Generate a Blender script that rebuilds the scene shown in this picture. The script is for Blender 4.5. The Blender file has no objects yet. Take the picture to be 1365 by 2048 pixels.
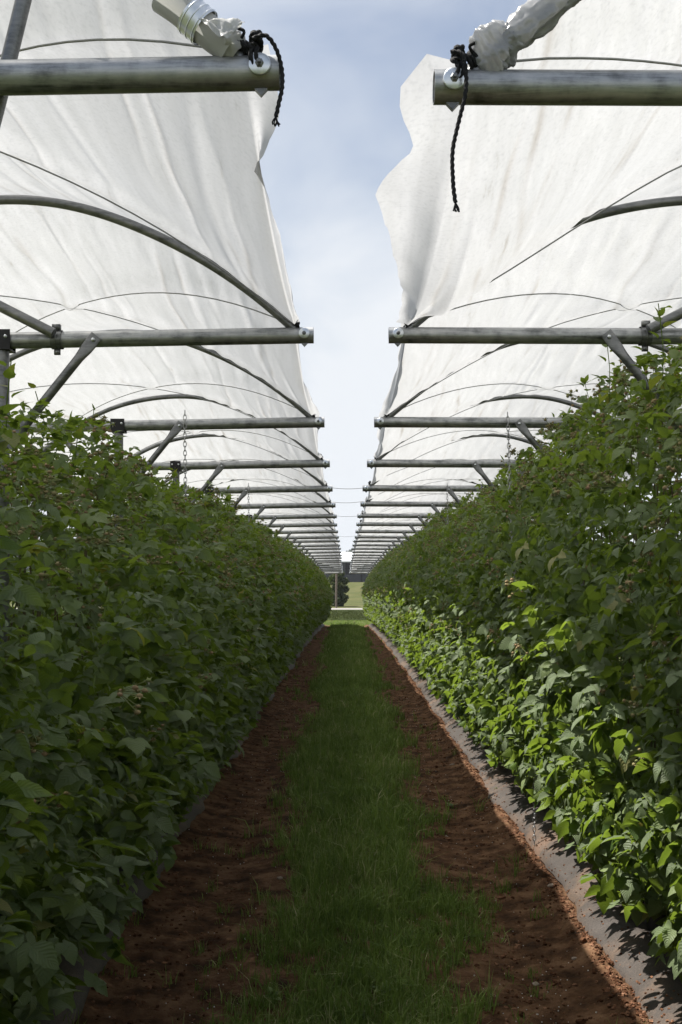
import bpy, math, random
import numpy as np
from mathutils import Vector

random.seed(7)
RNG = np.random.default_rng(11)
S = bpy.context.scene
COL = S.collection

# ------------------------------------------------------------------ camera
CAM_H = 1.55
cd = bpy.data.cameras.new('camera')
cam = bpy.data.objects.new('camera', cd)
COL.objects.link(cam)
cam.location = (0, 0, CAM_H)
cam.rotation_euler = (math.radians(90), 0, 0)
cd.sensor_width = 36
cd.lens = 36 * 2200 / 2048
cd.shift_y = 146 / 2048
cd.shift_x = -9.5 / 2048
cd.clip_start = 0.05
cd.clip_end = 3000
S.camera = cam

# ------------------------------------------------------------------ world, sun, exposure
SUN = Vector((-1.0, 0.45, 2.06)).normalized()
SUN_EL = math.asin(SUN.z)
SUN_ROT = math.atan2(SUN.x, SUN.y)
wd = bpy.data.worlds.new('World')
S.world = wd
wd.use_nodes = True
nt = wd.node_tree
nt.nodes.clear()
wo = nt.nodes.new('ShaderNodeOutputWorld')
bg = nt.nodes.new('ShaderNodeBackground')
bg.inputs['Strength'].default_value = 0.064
sky = nt.nodes.new('ShaderNodeTexSky')
sky.sky_type = 'NISHITA'
sky.sun_disc = False
sky.sun_elevation = SUN_EL
sky.sun_rotation = SUN_ROT
sky.air_density = 1.0
sky.dust_density = 1.6
sky.ozone_density = 1.2
tc = nt.nodes.new('ShaderNodeTexCoord')
mp = nt.nodes.new('ShaderNodeMapping')
mp.inputs['Scale'].default_value = (1.3, 0.9, 2.0)
mp.inputs['Rotation'].default_value = (0.25, 0.3, 0.5)
nz = nt.nodes.new('ShaderNodeTexNoise')
nz.inputs['Scale'].default_value = 2.6
nz.inputs['Detail'].default_value = 5
nz.inputs['Roughness'].default_value = 0.55
nz.inputs['Distortion'].default_value = 0.5
cr = nt.nodes.new('ShaderNodeValToRGB')
cr.color_ramp.elements[0].position = 0.36
cr.color_ramp.elements[0].color = (0.12, 0.12, 0.12, 1)
cr.color_ramp.elements[1].position = 0.72
cr.color_ramp.elements[1].color = (0.85, 0.85, 0.85, 1)
sx = nt.nodes.new('ShaderNodeSeparateXYZ')
hz = nt.nodes.new('ShaderNodeMapRange')          # thicker veil of cloud towards the horizon
hz.inputs['From Min'].default_value = 0.0
hz.inputs['From Max'].default_value = 0.45
hz.inputs['To Min'].default_value = 0.75
hz.inputs['To Max'].default_value = 0.0
ad = nt.nodes.new('ShaderNodeMath'); ad.operation = 'ADD'; ad.use_clamp = True
mx = nt.nodes.new('ShaderNodeMix'); mx.data_type = 'RGBA'
mx.inputs['B'].default_value = (7.0, 7.3, 7.7, 1)
L = nt.links.new
L(tc.outputs['Generated'], mp.inputs['Vector'])
L(mp.outputs['Vector'], nz.inputs['Vector'])
L(nz.outputs['Fac'], cr.inputs['Fac'])
L(tc.outputs['Generated'], sx.inputs['Vector'])
L(sx.outputs['Z'], hz.inputs['Value'])
L(cr.outputs['Color'], ad.inputs[0])
L(hz.outputs['Result'], ad.inputs[1])
L(ad.outputs[0], mx.inputs['Factor'])
L(sky.outputs['Color'], mx.inputs['A'])
L(mx.outputs['Result'], bg.inputs['Color'])
L(bg.outputs['Background'], wo.inputs['Surface'])

sl = bpy.data.lights.new('sun', 'SUN')
sl.energy = 5.0
sl.angle = math.radians(0.53)
sl.color = (1.0, 0.955, 0.88)
so = bpy.data.objects.new('sun', sl)
COL.objects.link(so)
so.rotation_euler = SUN.to_track_quat('Z', 'Y').to_euler()
so.location = (-20, 9, 42)

S.view_settings.view_transform = 'Standard'
S.view_settings.look = 'None'
S.view_settings.exposure = 0.95
S.view_settings.gamma = 1.0
S.render.engine = 'CYCLES'
S.cycles.use_denoising = True
S.cycles.max_bounces = 10
S.cycles.diffuse_bounces = 5
S.cycles.transmission_bounces = 8
S.cycles.transparent_max_bounces = 16
S.cycles.caustics_reflective = False
S.cycles.caustics_refractive = False


# ------------------------------------------------------------------ small tools
def hash2(i, j, seed=0):
    n = (i.astype(np.int64) * 374761393 + j.astype(np.int64) * 668265263 + seed * 982451653) & 0x7fffffff
    n = ((n ^ (n >> 13)) * 1274126177) & 0x7fffffff
    n = n ^ (n >> 16)
    return (n & 0xffff) / 65535.0


def vnoise(x, y, seed=0):
    x = np.asarray(x, float); y = np.asarray(y, float)
    i = np.floor(x); j = np.floor(y)
    fx = x - i; fy = y - j
    fx = fx * fx * (3 - 2 * fx); fy = fy * fy * (3 - 2 * fy)
    a = hash2(i, j, seed); b = hash2(i + 1, j, seed)
    c = hash2(i, j + 1, seed); d = hash2(i + 1, j + 1, seed)
    return (a * (1 - fx) + b * fx) * (1 - fy) + (c * (1 - fx) + d * fx) * fy


def fbm(x, y, seed=0, oct=4):
    s = 0; a = 0.5; t = 0
    for o in range(oct):
        s = s + a * vnoise(np.asarray(x) * 2 ** o, np.asarray(y) * 2 ** o, seed + o); t += a; a *= 0.5
    return s / t


class MB:
    """collects vertices and faces, links them as ONE mesh object"""
    def __init__(self):
        self.v = []; self.f = []; self.n = 0
        self.mi = []; self.uv = []; self.rn = []

    def add(self, verts, faces, mat=0, uv=None, rnd=None):
        verts = np.asarray(verts, float).reshape(-1, 3)
        faces = np.asarray(faces, int)
        self.v.append(verts)
        self.f.append(faces + self.n)
        self.mi.append(np.full(len(faces), mat))
        self.uv.append(np.zeros((len(verts), 2)) if uv is None else np.asarray(uv, float))
        self.rn.append(np.full(len(verts), 0.5) if rnd is None else np.broadcast_to(np.asarray(rnd, float), (len(verts),)))
        self.n += len(verts)
        return self

    def mesh(self, name, mats, smooth=True):
        me = bpy.data.meshes.new(name)
        v = np.concatenate(self.v)
        me.vertices.add(len(v))
        me.vertices.foreach_set('co', v.ravel())
        loops = np.concatenate([f.ravel() for f in self.f])
        tot = np.concatenate([np.full(len(f), f.shape[1]) for f in self.f])
        start = np.concatenate([[0], np.cumsum(tot)[:-1]])
        me.loops.add(len(loops))
        me.loops.foreach_set('vertex_index', loops.astype(np.int32))
        me.polygons.add(len(tot))
        me.polygons.foreach_set('loop_start', start.astype(np.int32))
        me.polygons.foreach_set('loop_total', tot.astype(np.int32))
        me.polygons.foreach_set('material_index', np.concatenate(self.mi).astype(np.int32))
        me.polygons.foreach_set('use_smooth', np.full(len(tot), smooth))
        uvl = me.uv_layers.new(name='UVMap')
        uvl.data.foreach_set('uv', np.concatenate(self.uv)[loops].ravel())
        at = me.attributes.new('rnd', 'FLOAT', 'POINT')
        at.data.foreach_set('value', np.concatenate(self.rn).astype(np.float32))
        for m in (mats if isinstance(mats, (list, tuple)) else [mats]):
            me.materials.append(m)
        me.update(calc_edges=True)
        me.validate()
        return me

    def build(self, name, mats, parent=None, smooth=True):
        return link(name, self.mesh(name, mats, smooth), parent)


def link(name, me, parent=None):
    o = bpy.data.objects.new(name, me)
    COL.objects.link(o)
    if parent is not None:
        o.parent = parent
    return o


def tag(o, label=None, cat=None, group=None, kind=None):
    if label: o['label'] = label
    if cat: o['category'] = cat
    if group: o['group'] = group
    if kind: o['kind'] = kind
    return o


def empty(name, loc=(0, 0, 0)):
    o = bpy.data.objects.new(name, None)
    COL.objects.link(o)
    o.location = loc
    o.empty_display_size = 0.1
    return o


def copy_tree(o, parent=None):
    c = o.copy()
    COL.objects.link(c)
    if parent is not None:
        c.parent = parent
    for ch in KIDS.get(o.name, []):
        copy_tree(ch, c)
    return c


KIDS = {}


def note_kids():
    KIDS.clear()
    for o in S.objects:
        if o.parent:
            KIDS.setdefault(o.parent.name, []).append(o)


def grid_faces(nr, nc, closed=False):
    r = np.arange(nr - 1)[:, None]
    c = np.arange(nc if closed else nc - 1)[None, :]
    c2 = (c + 1) % nc
    return np.stack([r * nc + c, r * nc + c2, (r + 1) * nc + c2, (r + 1) * nc + c], -1).reshape(-1, 4)


def sweep(mb, path, rad, n=12, lobes=0, lobe_amp=0.0, twist=0.0, flat=None, caps=True, mat=0, rnd=None):
    """a tube along a path; rad may vary; flat = per-point squash along the frame's second axis"""
    P = np.asarray(path, float)
    N = len(P)
    rad = np.broadcast_to(np.asarray(rad, float), (N,))
    T = np.gradient(P, axis=0)
    T /= np.linalg.norm(T, axis=1)[:, None] + 1e-12
    ref = np.array([0, 0, 1.0]) if abs(T[0][2]) < 0.9 else np.array([0, 1.0, 0])
    a = np.cross(T[0], ref); a /= np.linalg.norm(a)
    A = [a]
    for i in range(1, N):
        a = A[-1] - T[i] * np.dot(A[-1], T[i])
        a /= np.linalg.norm(a) + 1e-12
        A.append(a)
    A = np.array(A); B = np.cross(T, A)
    seg = np.concatenate([[0], np.cumsum(np.linalg.norm(np.diff(P, axis=0), axis=1))])
    th = np.linspace(0, 2 * math.pi, n, endpoint=False)
    R = rad[:, None] * np.ones(n)[None, :]
    if lobes:
        R = R * (1 + lobe_amp * np.cos(lobes * (th[None, :] - twist * seg[:, None])))
    ca = np.cos(th)[None, :] * R; sa = np.sin(th)[None, :] * R
    if flat is not None:
        fl = np.asarray(flat, float)
        sa = sa * fl[:, None]; ca = ca * (1 + (1 - fl[:, None]) * 0.55)
    V = P[:, None, :] + A[:, None, :] * ca[..., None] + B[:, None, :] * sa[..., None]
    V = V.reshape(-1, 3)
    uv = np.stack([np.repeat(seg, n), np.tile(th / 6.2832, N)], 1)
    mb.add(V, grid_faces(N, n, True), mat, uv=uv, rnd=rnd)
    if caps:
        mb.add(V[:n], [list(range(n))[::-1]], mat, rnd=rnd)
        mb.add(V[-n:], [list(range(n))], mat, rnd=rnd)


def box(mb, c, s, mat=0, bev=0.0):
    c = np.asarray(c, float); h = np.asarray(s, float) / 2
    v = np.array([[x, y, z] for x in (-1, 1) for y in (-1, 1) for z in (-1, 1)]) * h + c
    f = [[0, 1, 3, 2], [4, 6, 7, 5], [0, 4, 5, 1], [2, 3, 7, 6], [0, 2, 6, 4], [1, 5, 7, 3]]
    mb.add(v, f, mat)


def lathe(mb, prof, n=20, origin=(0, 0, 0), axis='z', mat=0):
    """profile of (radius, height) turned round an axis"""
    p = np.asarray(prof, float)
    th = np.linspace(0, 2 * math.pi, n, endpoint=False)
    x = p[:, :1] * np.cos(th); y = p[:, :1] * np.sin(th); z = p[:, 1:] * np.ones(n)
    if axis == 'z':
        V = np.stack([x, y, z], -1)
    else:                               # turned round y, growing towards -y (the camera side)
        V = np.stack([x, -z, y], -1)
    mb.add(V.reshape(-1, 3) + np.asarray(origin), grid_faces(len(p), n, True), mat)


def spline(pts, n):
    """Catmull-Rom through the points"""
    P = np.asarray(pts, float)
    Q = np.vstack([2 * P[0] - P[1], P, 2 * P[-1] - P[-2]])
    t = np.linspace(0, len(P) - 1 - 1e-9, n)
    i = t.astype(int); f = (t - i)[:, None]
    p0, p1, p2, p3 = Q[i], Q[i + 1], Q[i + 2], Q[i + 3]
    return 0.5 * (2 * p1 + (p2 - p0) * f + (2 * p0 - 5 * p1 + 4 * p2 - p3) * f ** 2 + (3 * p1 - p0 - 3 * p2 + p3) * f ** 3)


ICO_V = None


def ico():
    global ICO_V, ICO_F
    if ICO_V is None:
        g = (1 + 5 ** .5) / 2
        v = np.array([[-1, g, 0], [1, g, 0], [-1, -g, 0], [1, -g, 0], [0, -1, g], [0, 1, g], [0, -1, -g], [0, 1, -g],
                      [g, 0, -1], [g, 0, 1], [-g, 0, -1], [-g, 0, 1]], float)
        f = [[0, 11, 5], [0, 5, 1], [0, 1, 7], [0, 7, 10], [0, 10, 11], [1, 5, 9], [5, 11, 4], [11, 10, 2], [10, 7, 6], [7, 1, 8],
             [3, 9, 4], [3, 4, 2], [3, 2, 6], [3, 6, 8], [3, 8, 9], [4, 9, 5], [2, 4, 11], [6, 2, 10], [8, 6, 7], [9, 8, 1]]
        v = list(v / np.linalg.norm(v[0])); mid = {}; F = []

        def m(a, b):
            k = (min(a, b), max(a, b))
            if k not in mid:
                p = (v[a] + v[b]) / 2
                v.append(p / np.linalg.norm(p)); mid[k] = len(v) - 1
            return mid[k]
        for a, b, c in f:
            ab, bc, ca = m(a, b), m(b, c), m(c, a)
            F += [[a, ab, ca], [b, bc, ab], [c, ca, bc], [ab, bc, ca]]
        ICO_V = np.array(v); ICO_F = np.array(F)
    return ICO_V, ICO_F


# ------------------------------------------------------------------ materials
def mat_new(name):
    m = bpy.data.materials.new(name)
    m.use_nodes = True
    t = m.node_tree
    t.nodes.clear()
    out = t.nodes.new('ShaderNodeOutputMaterial')
    return m, t, out


def node(t, typ, **kw):
    n = t.nodes.new(typ)
    for k, v in kw.items():
        if k in n.inputs:
            n.inputs[k].default_value = v
        else:
            setattr(n, k, v)
    return n


def ramp(t, fac, stops):
    r = t.nodes.new('ShaderNodeValToRGB')
    e = r.color_ramp.elements
    while len(e) < len(stops): e.new(0.5)
    for el, (p, c) in zip(e, stops):
        el.position = p
        el.color = (*c, 1) if len(c) == 3 else c
    t.links.new(fac, r.inputs['Fac'])
    return r


def surf_mat(name, stops, scale=8.0, detail=6, rough=0.8, metal=0.0, bump=0.0, bump_scale=None, stretch=(1, 1, 1), spec=0.3, dist=0.0, bdist=0.01):
    """noise-mottled principled material"""
    m, t, out = mat_new(name)
    co = node(t, 'ShaderNodeTexCoord')
    mpn = node(t, 'ShaderNodeMapping')
    mpn.inputs['Scale'].default_value = stretch
    t.links.new(co.outputs['Object'], mpn.inputs['Vector'])
    n = node(t, 'ShaderNodeTexNoise', Scale=scale, Detail=detail, Roughness=0.6, Distortion=dist)
    t.links.new(mpn.outputs[0], n.inputs['Vector'])
    r = ramp(t, n.outputs['Fac'], stops)
    p = node(t, 'ShaderNodeBsdfPrincipled', Roughness=rough, Metallic=metal)
    p.inputs['Specular IOR Level'].default_value = spec
    t.links.new(r.outputs['Color'], p.inputs['Base Color'])
    if bump:
        nb = node(t, 'ShaderNodeTexNoise', Scale=bump_scale or scale * 3, Detail=8, Roughness=0.65)
        t.links.new(mpn.outputs[0], nb.inputs['Vector'])
        b = node(t, 'ShaderNodeBump', Strength=bump, Distance=bdist)
        t.links.new(nb.outputs['Fac'], b.inputs['Height'])
        t.links.new(b.outputs[0], p.inputs['Normal'])
    t.links.new(p.outputs[0], out.inputs['Surface'])
    return m


def galv_mat(name, dark=0.30, light=0.55, rough=0.45):
    m, t, out = mat_new(name)
    co = node(t, 'ShaderNodeTexCoord')
    mpn = node(t, 'ShaderNodeMapping'); mpn.inputs['Scale'].default_value = (1.2, 14, 14)
    t.links.new(co.outputs['Object'], mpn.inputs['Vector'])
    n1 = node(t, 'ShaderNodeTexNoise', Scale=3.5, Detail=7, Roughness=0.7, Distortion=0.4)
    t.links.new(mpn.outputs[0], n1.inputs['Vector'])
    n2 = node(t, 'ShaderNodeTexNoise', Scale=26.0, Detail=4, Roughness=0.6)
    t.links.new(co.outputs['Object'], n2.inputs['Vector'])
    mxx = node(t, 'ShaderNodeMix'); mxx.data_type = 'FLOAT'; mxx.inputs['Factor'].default_value = 0.35
    t.links.new(n1.outputs['Fac'], mxx.inputs['A']); t.links.new(n2.outputs['Fac'], mxx.inputs['B'])
    r = ramp(t, mxx.outputs['Result'], [(0.36, (dark * .95, dark, dark * 1.02)), (0.52, (light * .75, light * .77, light * .78)), (0.64, (light, light, light * 0.99))])
    p = node(t, 'ShaderNodeBsdfPrincipled', Metallic=0.75)
    t.links.new(r.outputs['Color'], p.inputs['Base Color'])
    rr = node(t, 'ShaderNodeMapRange'); rr.inputs['To Min'].default_value = rough - .1; rr.inputs['To Max'].default_value = rough + .15
    t.links.new(mxx.outputs['Result'], rr.inputs['Value']); t.links.new(rr.outputs[0], p.inputs['Roughness'])
    b = node(t, 'ShaderNodeBump', Strength=0.15, Distance=0.002)
    t.links.new(n2.outputs['Fac'], b.inputs['Height']); t.links.new(b.outputs[0], p.inputs['Normal'])
    t.links.new(p.outputs[0], out.inputs['Surface'])
    return m


def film_mat():
    m, t, out = mat_new('polythene_film')
    co = node(t, 'ShaderNodeTexCoord')
    # beads of condensation, grime streaks along the sheet
    n1 = node(t, 'ShaderNodeTexNoise', Scale=95.0, Detail=3, Roughness=0.6)
    n2 = node(t, 'ShaderNodeTexNoise', Scale=2.2, Detail=5, Roughness=0.6)
    mpn = node(t, 'ShaderNodeMapping'); mpn.inputs['Scale'].default_value = (26, 1.3, 26)
    n3 = node(t, 'ShaderNodeTexNoise', Scale=1.0, Detail=6, Roughness=0.7)
    t.links.new(co.outputs['Object'], n1.inputs['Vector'])
    t.links.new(co.outputs['Object'], n2.inputs['Vector'])
    t.links.new(co.outputs['Object'], mpn.inputs['Vector'])
    t.links.new(mpn.outputs[0], n3.inputs['Vector'])
    r1 = ramp(t, n1.outputs['Fac'], [(0.28, (0.318, 0.323, 0.328)), (0.5, (0.384, 0.388, 0.392))])
    r3 = ramp(t, n3.outputs['Fac'], [(0.25, (0.62, 0.58, 0.52)), (0.36, (0.90, 0.90, 0.895)), (0.55, (0.98, 0.98, 0.98)), (0.8, (1.10, 1.10, 1.10))])
    mm = node(t, 'ShaderNodeMix'); mm.data_type = 'RGBA'; mm.blend_type = 'MULTIPLY'; mm.inputs['Factor'].default_value = 1.0
    t.links.new(r1.outputs['Color'], mm.inputs['A']); t.links.new(r3.outputs['Color'], mm.inputs['B'])
    atd = node(t, 'ShaderNodeAttribute', attribute_name='rnd')
    md = node(t, 'ShaderNodeMix'); md.data_type = 'RGBA'; md.blend_type = 'MULTIPLY'; md.inputs['B'].default_value = (0.42, 0.33, 0.22, 1)
    mdf = node(t, 'ShaderNodeMath', operation='MULTIPLY'); mdf.inputs[1].default_value = 0.75
    t.links.new(atd.outputs['Fac'], mdf.inputs[0]); t.links.new(mdf.outputs[0], md.inputs['Factor']); t.links.new(mm.outputs['Result'], md.inputs['A'])
    mm = md
    tr = node(t, 'ShaderNodeBsdfTranslucent'); df = node(t, 'ShaderNodeBsdfDiffuse')
    tp = node(t, 'ShaderNodeBsdfTransparent'); gl = node(t, 'ShaderNodeBsdfGlossy', Roughness=0.22)
    t.links.new(mm.outputs['Result'], tr.inputs['Color'])
    df.inputs['Color'].default_value = (0.84, 0.86, 0.88, 1)
    gl.inputs['Color'].default_value = (1, 1, 1, 1)
    m1 = node(t, 'ShaderNodeMixShader'); m1.inputs['Fac'].default_value = 0.26
    t.links.new(tr.outputs[0], m1.inputs[1]); t.links.new(df.outputs[0], m1.inputs[2])
    m2 = node(t, 'ShaderNodeMixShader')
    rt = node(t, 'ShaderNodeMapRange'); rt.inputs['To Min'].default_value = 0.03; rt.inputs['To Max'].default_value = 0.12
    t.links.new(n2.outputs['Fac'], rt.inputs['Value']); t.links.new(rt.outputs[0], m2.inputs['Fac'])
    t.links.new(m1.outputs[0], m2.inputs[1]); t.links.new(tp.outputs[0], m2.inputs[2])
    m3 = node(t, 'ShaderNodeMixShader'); m3.inputs['Fac'].default_value = 0.06
    t.links.new(m2.outputs[0], m3.inputs[1]); t.links.new(gl.outputs[0], m3.inputs[2])
    b = node(t, 'ShaderNodeBump', Strength=0.12, Distance=0.003)
    t.links.new(n1.outputs['Fac'], b.inputs['Height'])
    for s in (tr, df, gl): t.links.new(b.outputs[0], s.inputs['Normal'])
    t.links.new(m3.outputs[0], out.inputs['Surface'])
    return m


def leaf_mat(name, lo, hi, under, trans=0.34, tcol=(0.22, 0.34, 0.03), rough=0.48):
    m, t, out = mat_new(name)
    at = node(t, 'ShaderNodeAttribute', attribute_name='rnd')
    uv = node(t, 'ShaderNodeUVMap')
    sp = node(t, 'ShaderNodeSeparateXYZ'); t.links.new(uv.outputs[0], sp.inputs[0])
    # herringbone side veins: sin((u - 0.55*|v|)*k)
    ab = node(t, 'ShaderNodeMath', operation='ABSOLUTE'); t.links.new(sp.outputs['Y'], ab.inputs[0])
    mu = node(t, 'ShaderNodeMath', operation='MULTIPLY'); mu.inputs[1].default_value = 0.30; t.links.new(ab.outputs[0], mu.inputs[0])
    su = node(t, 'ShaderNodeMath', operation='SUBTRACT'); t.links.new(sp.outputs['X'], su.inputs[0]); t.links.new(mu.outputs[0], su.inputs[1])
    mk = node(t, 'ShaderNodeMath', operation='MULTIPLY'); mk.inputs[1].default_value = 50.0; t.links.new(su.outputs[0], mk.inputs[0])
    sn = node(t, 'ShaderNodeMath', operation='SINE'); t.links.new(mk.outputs[0], sn.inputs[0])
    b = node(t, 'ShaderNodeBump', Strength=0.35, Distance=0.0022); t.links.new(sn.outputs[0], b.inputs['Height'])
    oi = node(t, 'ShaderNodeObjectInfo')
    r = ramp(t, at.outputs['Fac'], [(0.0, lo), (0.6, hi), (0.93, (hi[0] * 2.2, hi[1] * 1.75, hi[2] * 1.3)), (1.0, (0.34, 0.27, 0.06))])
    vr = node(t, 'ShaderNodeMapRange'); vr.inputs['To Min'].default_value = 0.82; vr.inputs['To Max'].default_value = 1.15
    t.links.new(oi.outputs['Random'], vr.inputs['Value'])
    hv = node(t, 'ShaderNodeHueSaturation'); t.links.new(vr.outputs[0], hv.inputs['Value']); t.links.new(r.outputs['Color'], hv.inputs['Color'])
    # pale veins on the blade
    vm = node(t, 'ShaderNodeMapRange'); vm.inputs['From Min'].default_value = -1.0; vm.inputs['From Max'].default_value = -0.6
    vm.inputs['To Min'].default_value = 0.14; vm.inputs['To Max'].default_value = 0.0
    t.links.new(sn.outputs[0], vm.inputs['Value'])
    mv = node(t, 'ShaderNodeMix'); mv.data_type = 'RGBA'; mv.inputs['B'].default_value = (*under, 1)
    t.links.new(vm.outputs[0], mv.inputs['Factor']); t.links.new(hv.outputs['Color'], mv.inputs['A'])
    ge = node(t, 'ShaderNodeNewGeometry')
    mb_ = node(t, 'ShaderNodeMix'); mb_.data_type = 'RGBA'; mb_.inputs['B'].default_value = (*under, 1)
    bf = node(t, 'ShaderNodeMath', operation='MULTIPLY'); bf.inputs[1].default_value = 0.55; t.links.new(ge.outputs['Backfacing'], bf.inputs[0])
    t.links.new(bf.outputs[0], mb_.inputs['Factor']); t.links.new(mv.outputs['Result'], mb_.inputs['A'])
    p = node(t, 'ShaderNodeBsdfPrincipled', Roughness=rough); p.inputs['Specular IOR Level'].default_value = 0.24
    t.links.new(mb_.outputs['Result'], p.inputs['Base Color']); t.links.new(b.outputs[0], p.inputs['Normal'])
    tr = node(t, 'ShaderNodeBsdfTranslucent')
    mt = node(t, 'ShaderNodeMix'); mt.data_type = 'RGBA'; mt.inputs['Factor'].default_value = 0.65; mt.inputs['B'].default_value = (*tcol, 1)
    t.links.new(hv.outputs['Color'], mt.inputs['A']); t.links.new(mt.outputs['Result'], tr.inputs['Color'])
    ms = node(t, 'ShaderNodeMixShader'); ms.inputs['Fac'].default_value = trans
    t.links.new(p.outputs[0], ms.inputs[1]); t.links.new(tr.outputs[0], ms.inputs[2])
    t.links.new(ms.outputs[0], out.inputs['Surface'])
    return m


def rnd_mat(name, stops, rough=0.7, trans=0.0, tcol=(0.2, 0.35, 0.05), spec=0.3):
    m, t, out = mat_new(name)
    at = node(t, 'ShaderNodeAttribute', attribute_name='rnd')
    r = ramp(t, at.outputs['Fac'], stops)
    p = node(t, 'ShaderNodeBsdfPrincipled', Roughness=rough); p.inputs['Specular IOR Level'].default_value = spec
    t.links.new(r.outputs['Color'], p.inputs['Base Color'])
    if trans:
        tr = node(t, 'ShaderNodeBsdfTranslucent'); tr.inputs['Color'].default_value = (*tcol, 1)
        ms = node(t, 'ShaderNodeMixShader'); ms.inputs['Fac'].default_value = trans
        t.links.new(p.outputs[0], ms.inputs[1]); t.links.new(tr.outputs[0], ms.inputs[2])
        t.links.new(ms.outputs[0], out.inputs['Surface'])
    else:
        t.links.new(p.outputs[0], out.inputs['Surface'])
    return m


def mat_fabric():
    """woven ground cover, dusted with soil in blotches"""
    m, t, out = mat_new('woven_ground_cover')
    co = node(t, 'ShaderNodeTexCoord')
    n = node(t, 'ShaderNodeTexNoise', Scale=2.3, Detail=8, Roughness=0.68); t.links.new(co.outputs['Object'], n.inputs['Vector'])
    n2 = node(t, 'ShaderNodeTexNoise', Scale=160.0, Detail=2); t.links.new(co.outputs['Object'], n2.inputs['Vector'])
    r = ramp(t, n.outputs['Fac'], [(0.30, (0.042, 0.036, 0.033)), (0.50, (0.062, 0.051, 0.044)), (0.60, (0.105, 0.073, 0.053)), (0.76, (0.155, 0.09, 0.058))])
    r2 = ramp(t, n2.outputs['Fac'], [(0.35, (0.7, 0.7, 0.7)), (0.65, (1.2, 1.2, 1.2))])
    mm = node(t, 'ShaderNodeMix'); mm.data_type = 'RGBA'; mm.blend_type = 'MULTIPLY'; mm.inputs['Factor'].default_value = 1
    t.links.new(r.outputs['Color'], mm.inputs['A']); t.links.new(r2.outputs['Color'], mm.inputs['B'])
    p = node(t, 'ShaderNodeBsdfPrincipled', Roughness=0.62); p.inputs['Specular IOR Level'].default_value = 0.3
    t.links.new(mm.outputs['Result'], p.inputs['Base Color'])
    b = node(t, 'ShaderNodeBump', Strength=0.35, Distance=0.003); t.links.new(n2.outputs['Fac'], b.inputs['Height'])
    t.links.new(b.outputs[0], p.inputs['Normal']); t.links.new(p.outputs[0], out.inputs['Surface'])
    return m


M = {}
M['galv'] = galv_mat('galvanised_steel', 0.10, 0.27, 0.38)
M['galv_bar'] = galv_mat('weathered_galvanised_tube', 0.12, 0.52, 0.42)
M['zinc'] = surf_mat('bright_zinc', [(0.3, (0.62, 0.66, 0.70)), (0.7, (0.82, 0.85, 0.88))], 30, rough=0.32, metal=0.75)
M['black_plate'] = surf_mat('black_bracket_paint', [(0.3, (0.012, 0.012, 0.014)), (0.7, (0.025, 0.025, 0.027))], 20, rough=0.5)
M['rope'] = surf_mat('black_rope_fibre', [(0.3, (0.008, 0.008, 0.009)), (0.7, (0.02, 0.02, 0.022))], 120, rough=0.8, bump=0.6, bump_scale=400, bdist=0.002)
M['tie'] = surf_mat('grey_tie_cord', [(0.3, (0.25, 0.26, 0.26)), (0.7, (0.36, 0.36, 0.36))], 60, rough=0.8)
M['film'] = film_mat()
M['film_scrap'] = rnd_mat('bunched_film', [(0.0, (0.72, 0.72, 0.70)), (1.0, (0.8, 0.8, 0.79))], 0.42, 0.45, (0.55, 0.55, 0.53), 0.4)
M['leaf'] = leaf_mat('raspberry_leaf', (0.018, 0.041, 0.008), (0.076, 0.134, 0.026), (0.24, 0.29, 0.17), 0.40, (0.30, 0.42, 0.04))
M['cane'] = surf_mat('green_brown_cane', [(0.3, (0.07, 0.085, 0.03)), (0.7, (0.13, 0.09, 0.045))], 14, rough=0.7)
M['fruit'] = rnd_mat('unripe_fruit', [(0.0, (0.15, 0.19, 0.06)), (0.4, (0.24, 0.20, 0.09)), (0.75, (0.32, 0.21, 0.12)), (1.0, (0.60, 0.56, 0.44))], 0.8)
M['pot'] = surf_mat('black_pot_plastic', [(0.3, (0.010, 0.010, 0.011)), (0.7, (0.022, 0.021, 0.021))], 9, rough=0.5)
M['soil'] = surf_mat('red_brown_soil', [(0.34, (0.036, 0.020, 0.012)), (0.5, (0.112, 0.059, 0.032)), (0.66, (0.215, 0.125, 0.072))], 7, detail=10, rough=0.95, bump=1.0, bump_scale=60, spec=0.1, bdist=0.02)
M['clod'] = rnd_mat('soil_clod', [(0.0, (0.055, 0.024, 0.012)), (0.6, (0.13, 0.062, 0.034)), (1.0, (0.24, 0.13, 0.08))], 0.95, spec=0.1)
M['stone'] = surf_mat('pale_stone', [(0.3, (0.20, 0.15, 0.12)), (0.7, (0.36, 0.30, 0.25))], 40, rough=0.85, bump=0.5, bump_scale=120)
M['grass'] = rnd_mat('grass_blade', [(0.0, (0.045, 0.082, 0.016)), (0.55, (0.145, 0.22, 0.045)), (0.9, (0.25, 0.32, 0.085)), (1.0, (0.48, 0.44, 0.24))], 0.6, 0.36, (0.22, 0.33, 0.06), 0.25)
M['field'] = surf_mat('field_grass', [(0.25, (0.044, 0.058, 0.016)), (0.5, (0.075, 0.083, 0.026)), (0.75, (0.13, 0.113, 0.05))], 0.35, detail=10, rough=0.9, bump=0.6, bump_scale=9, spec=0.1, bdist=0.05)
M['turf'] = surf_mat('aisle_turf', [(0.3, (0.020, 0.042, 0.008)), (0.6, (0.04, 0.075, 0.015)), (0.8, (0.06, 0.06, 0.02))], 3, detail=9, rough=0.95, bump=0.8, bump_scale=70, spec=0.1)
M['verge'] = surf_mat('long_verge_grass', [(0.3, (0.028, 0.042, 0.010)), (0.7, (0.05, 0.065, 0.018))], 1.4, detail=9, rough=0.9, bump=0.8, bump_scale=12, spec=0.1, bdist=0.05)
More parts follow.
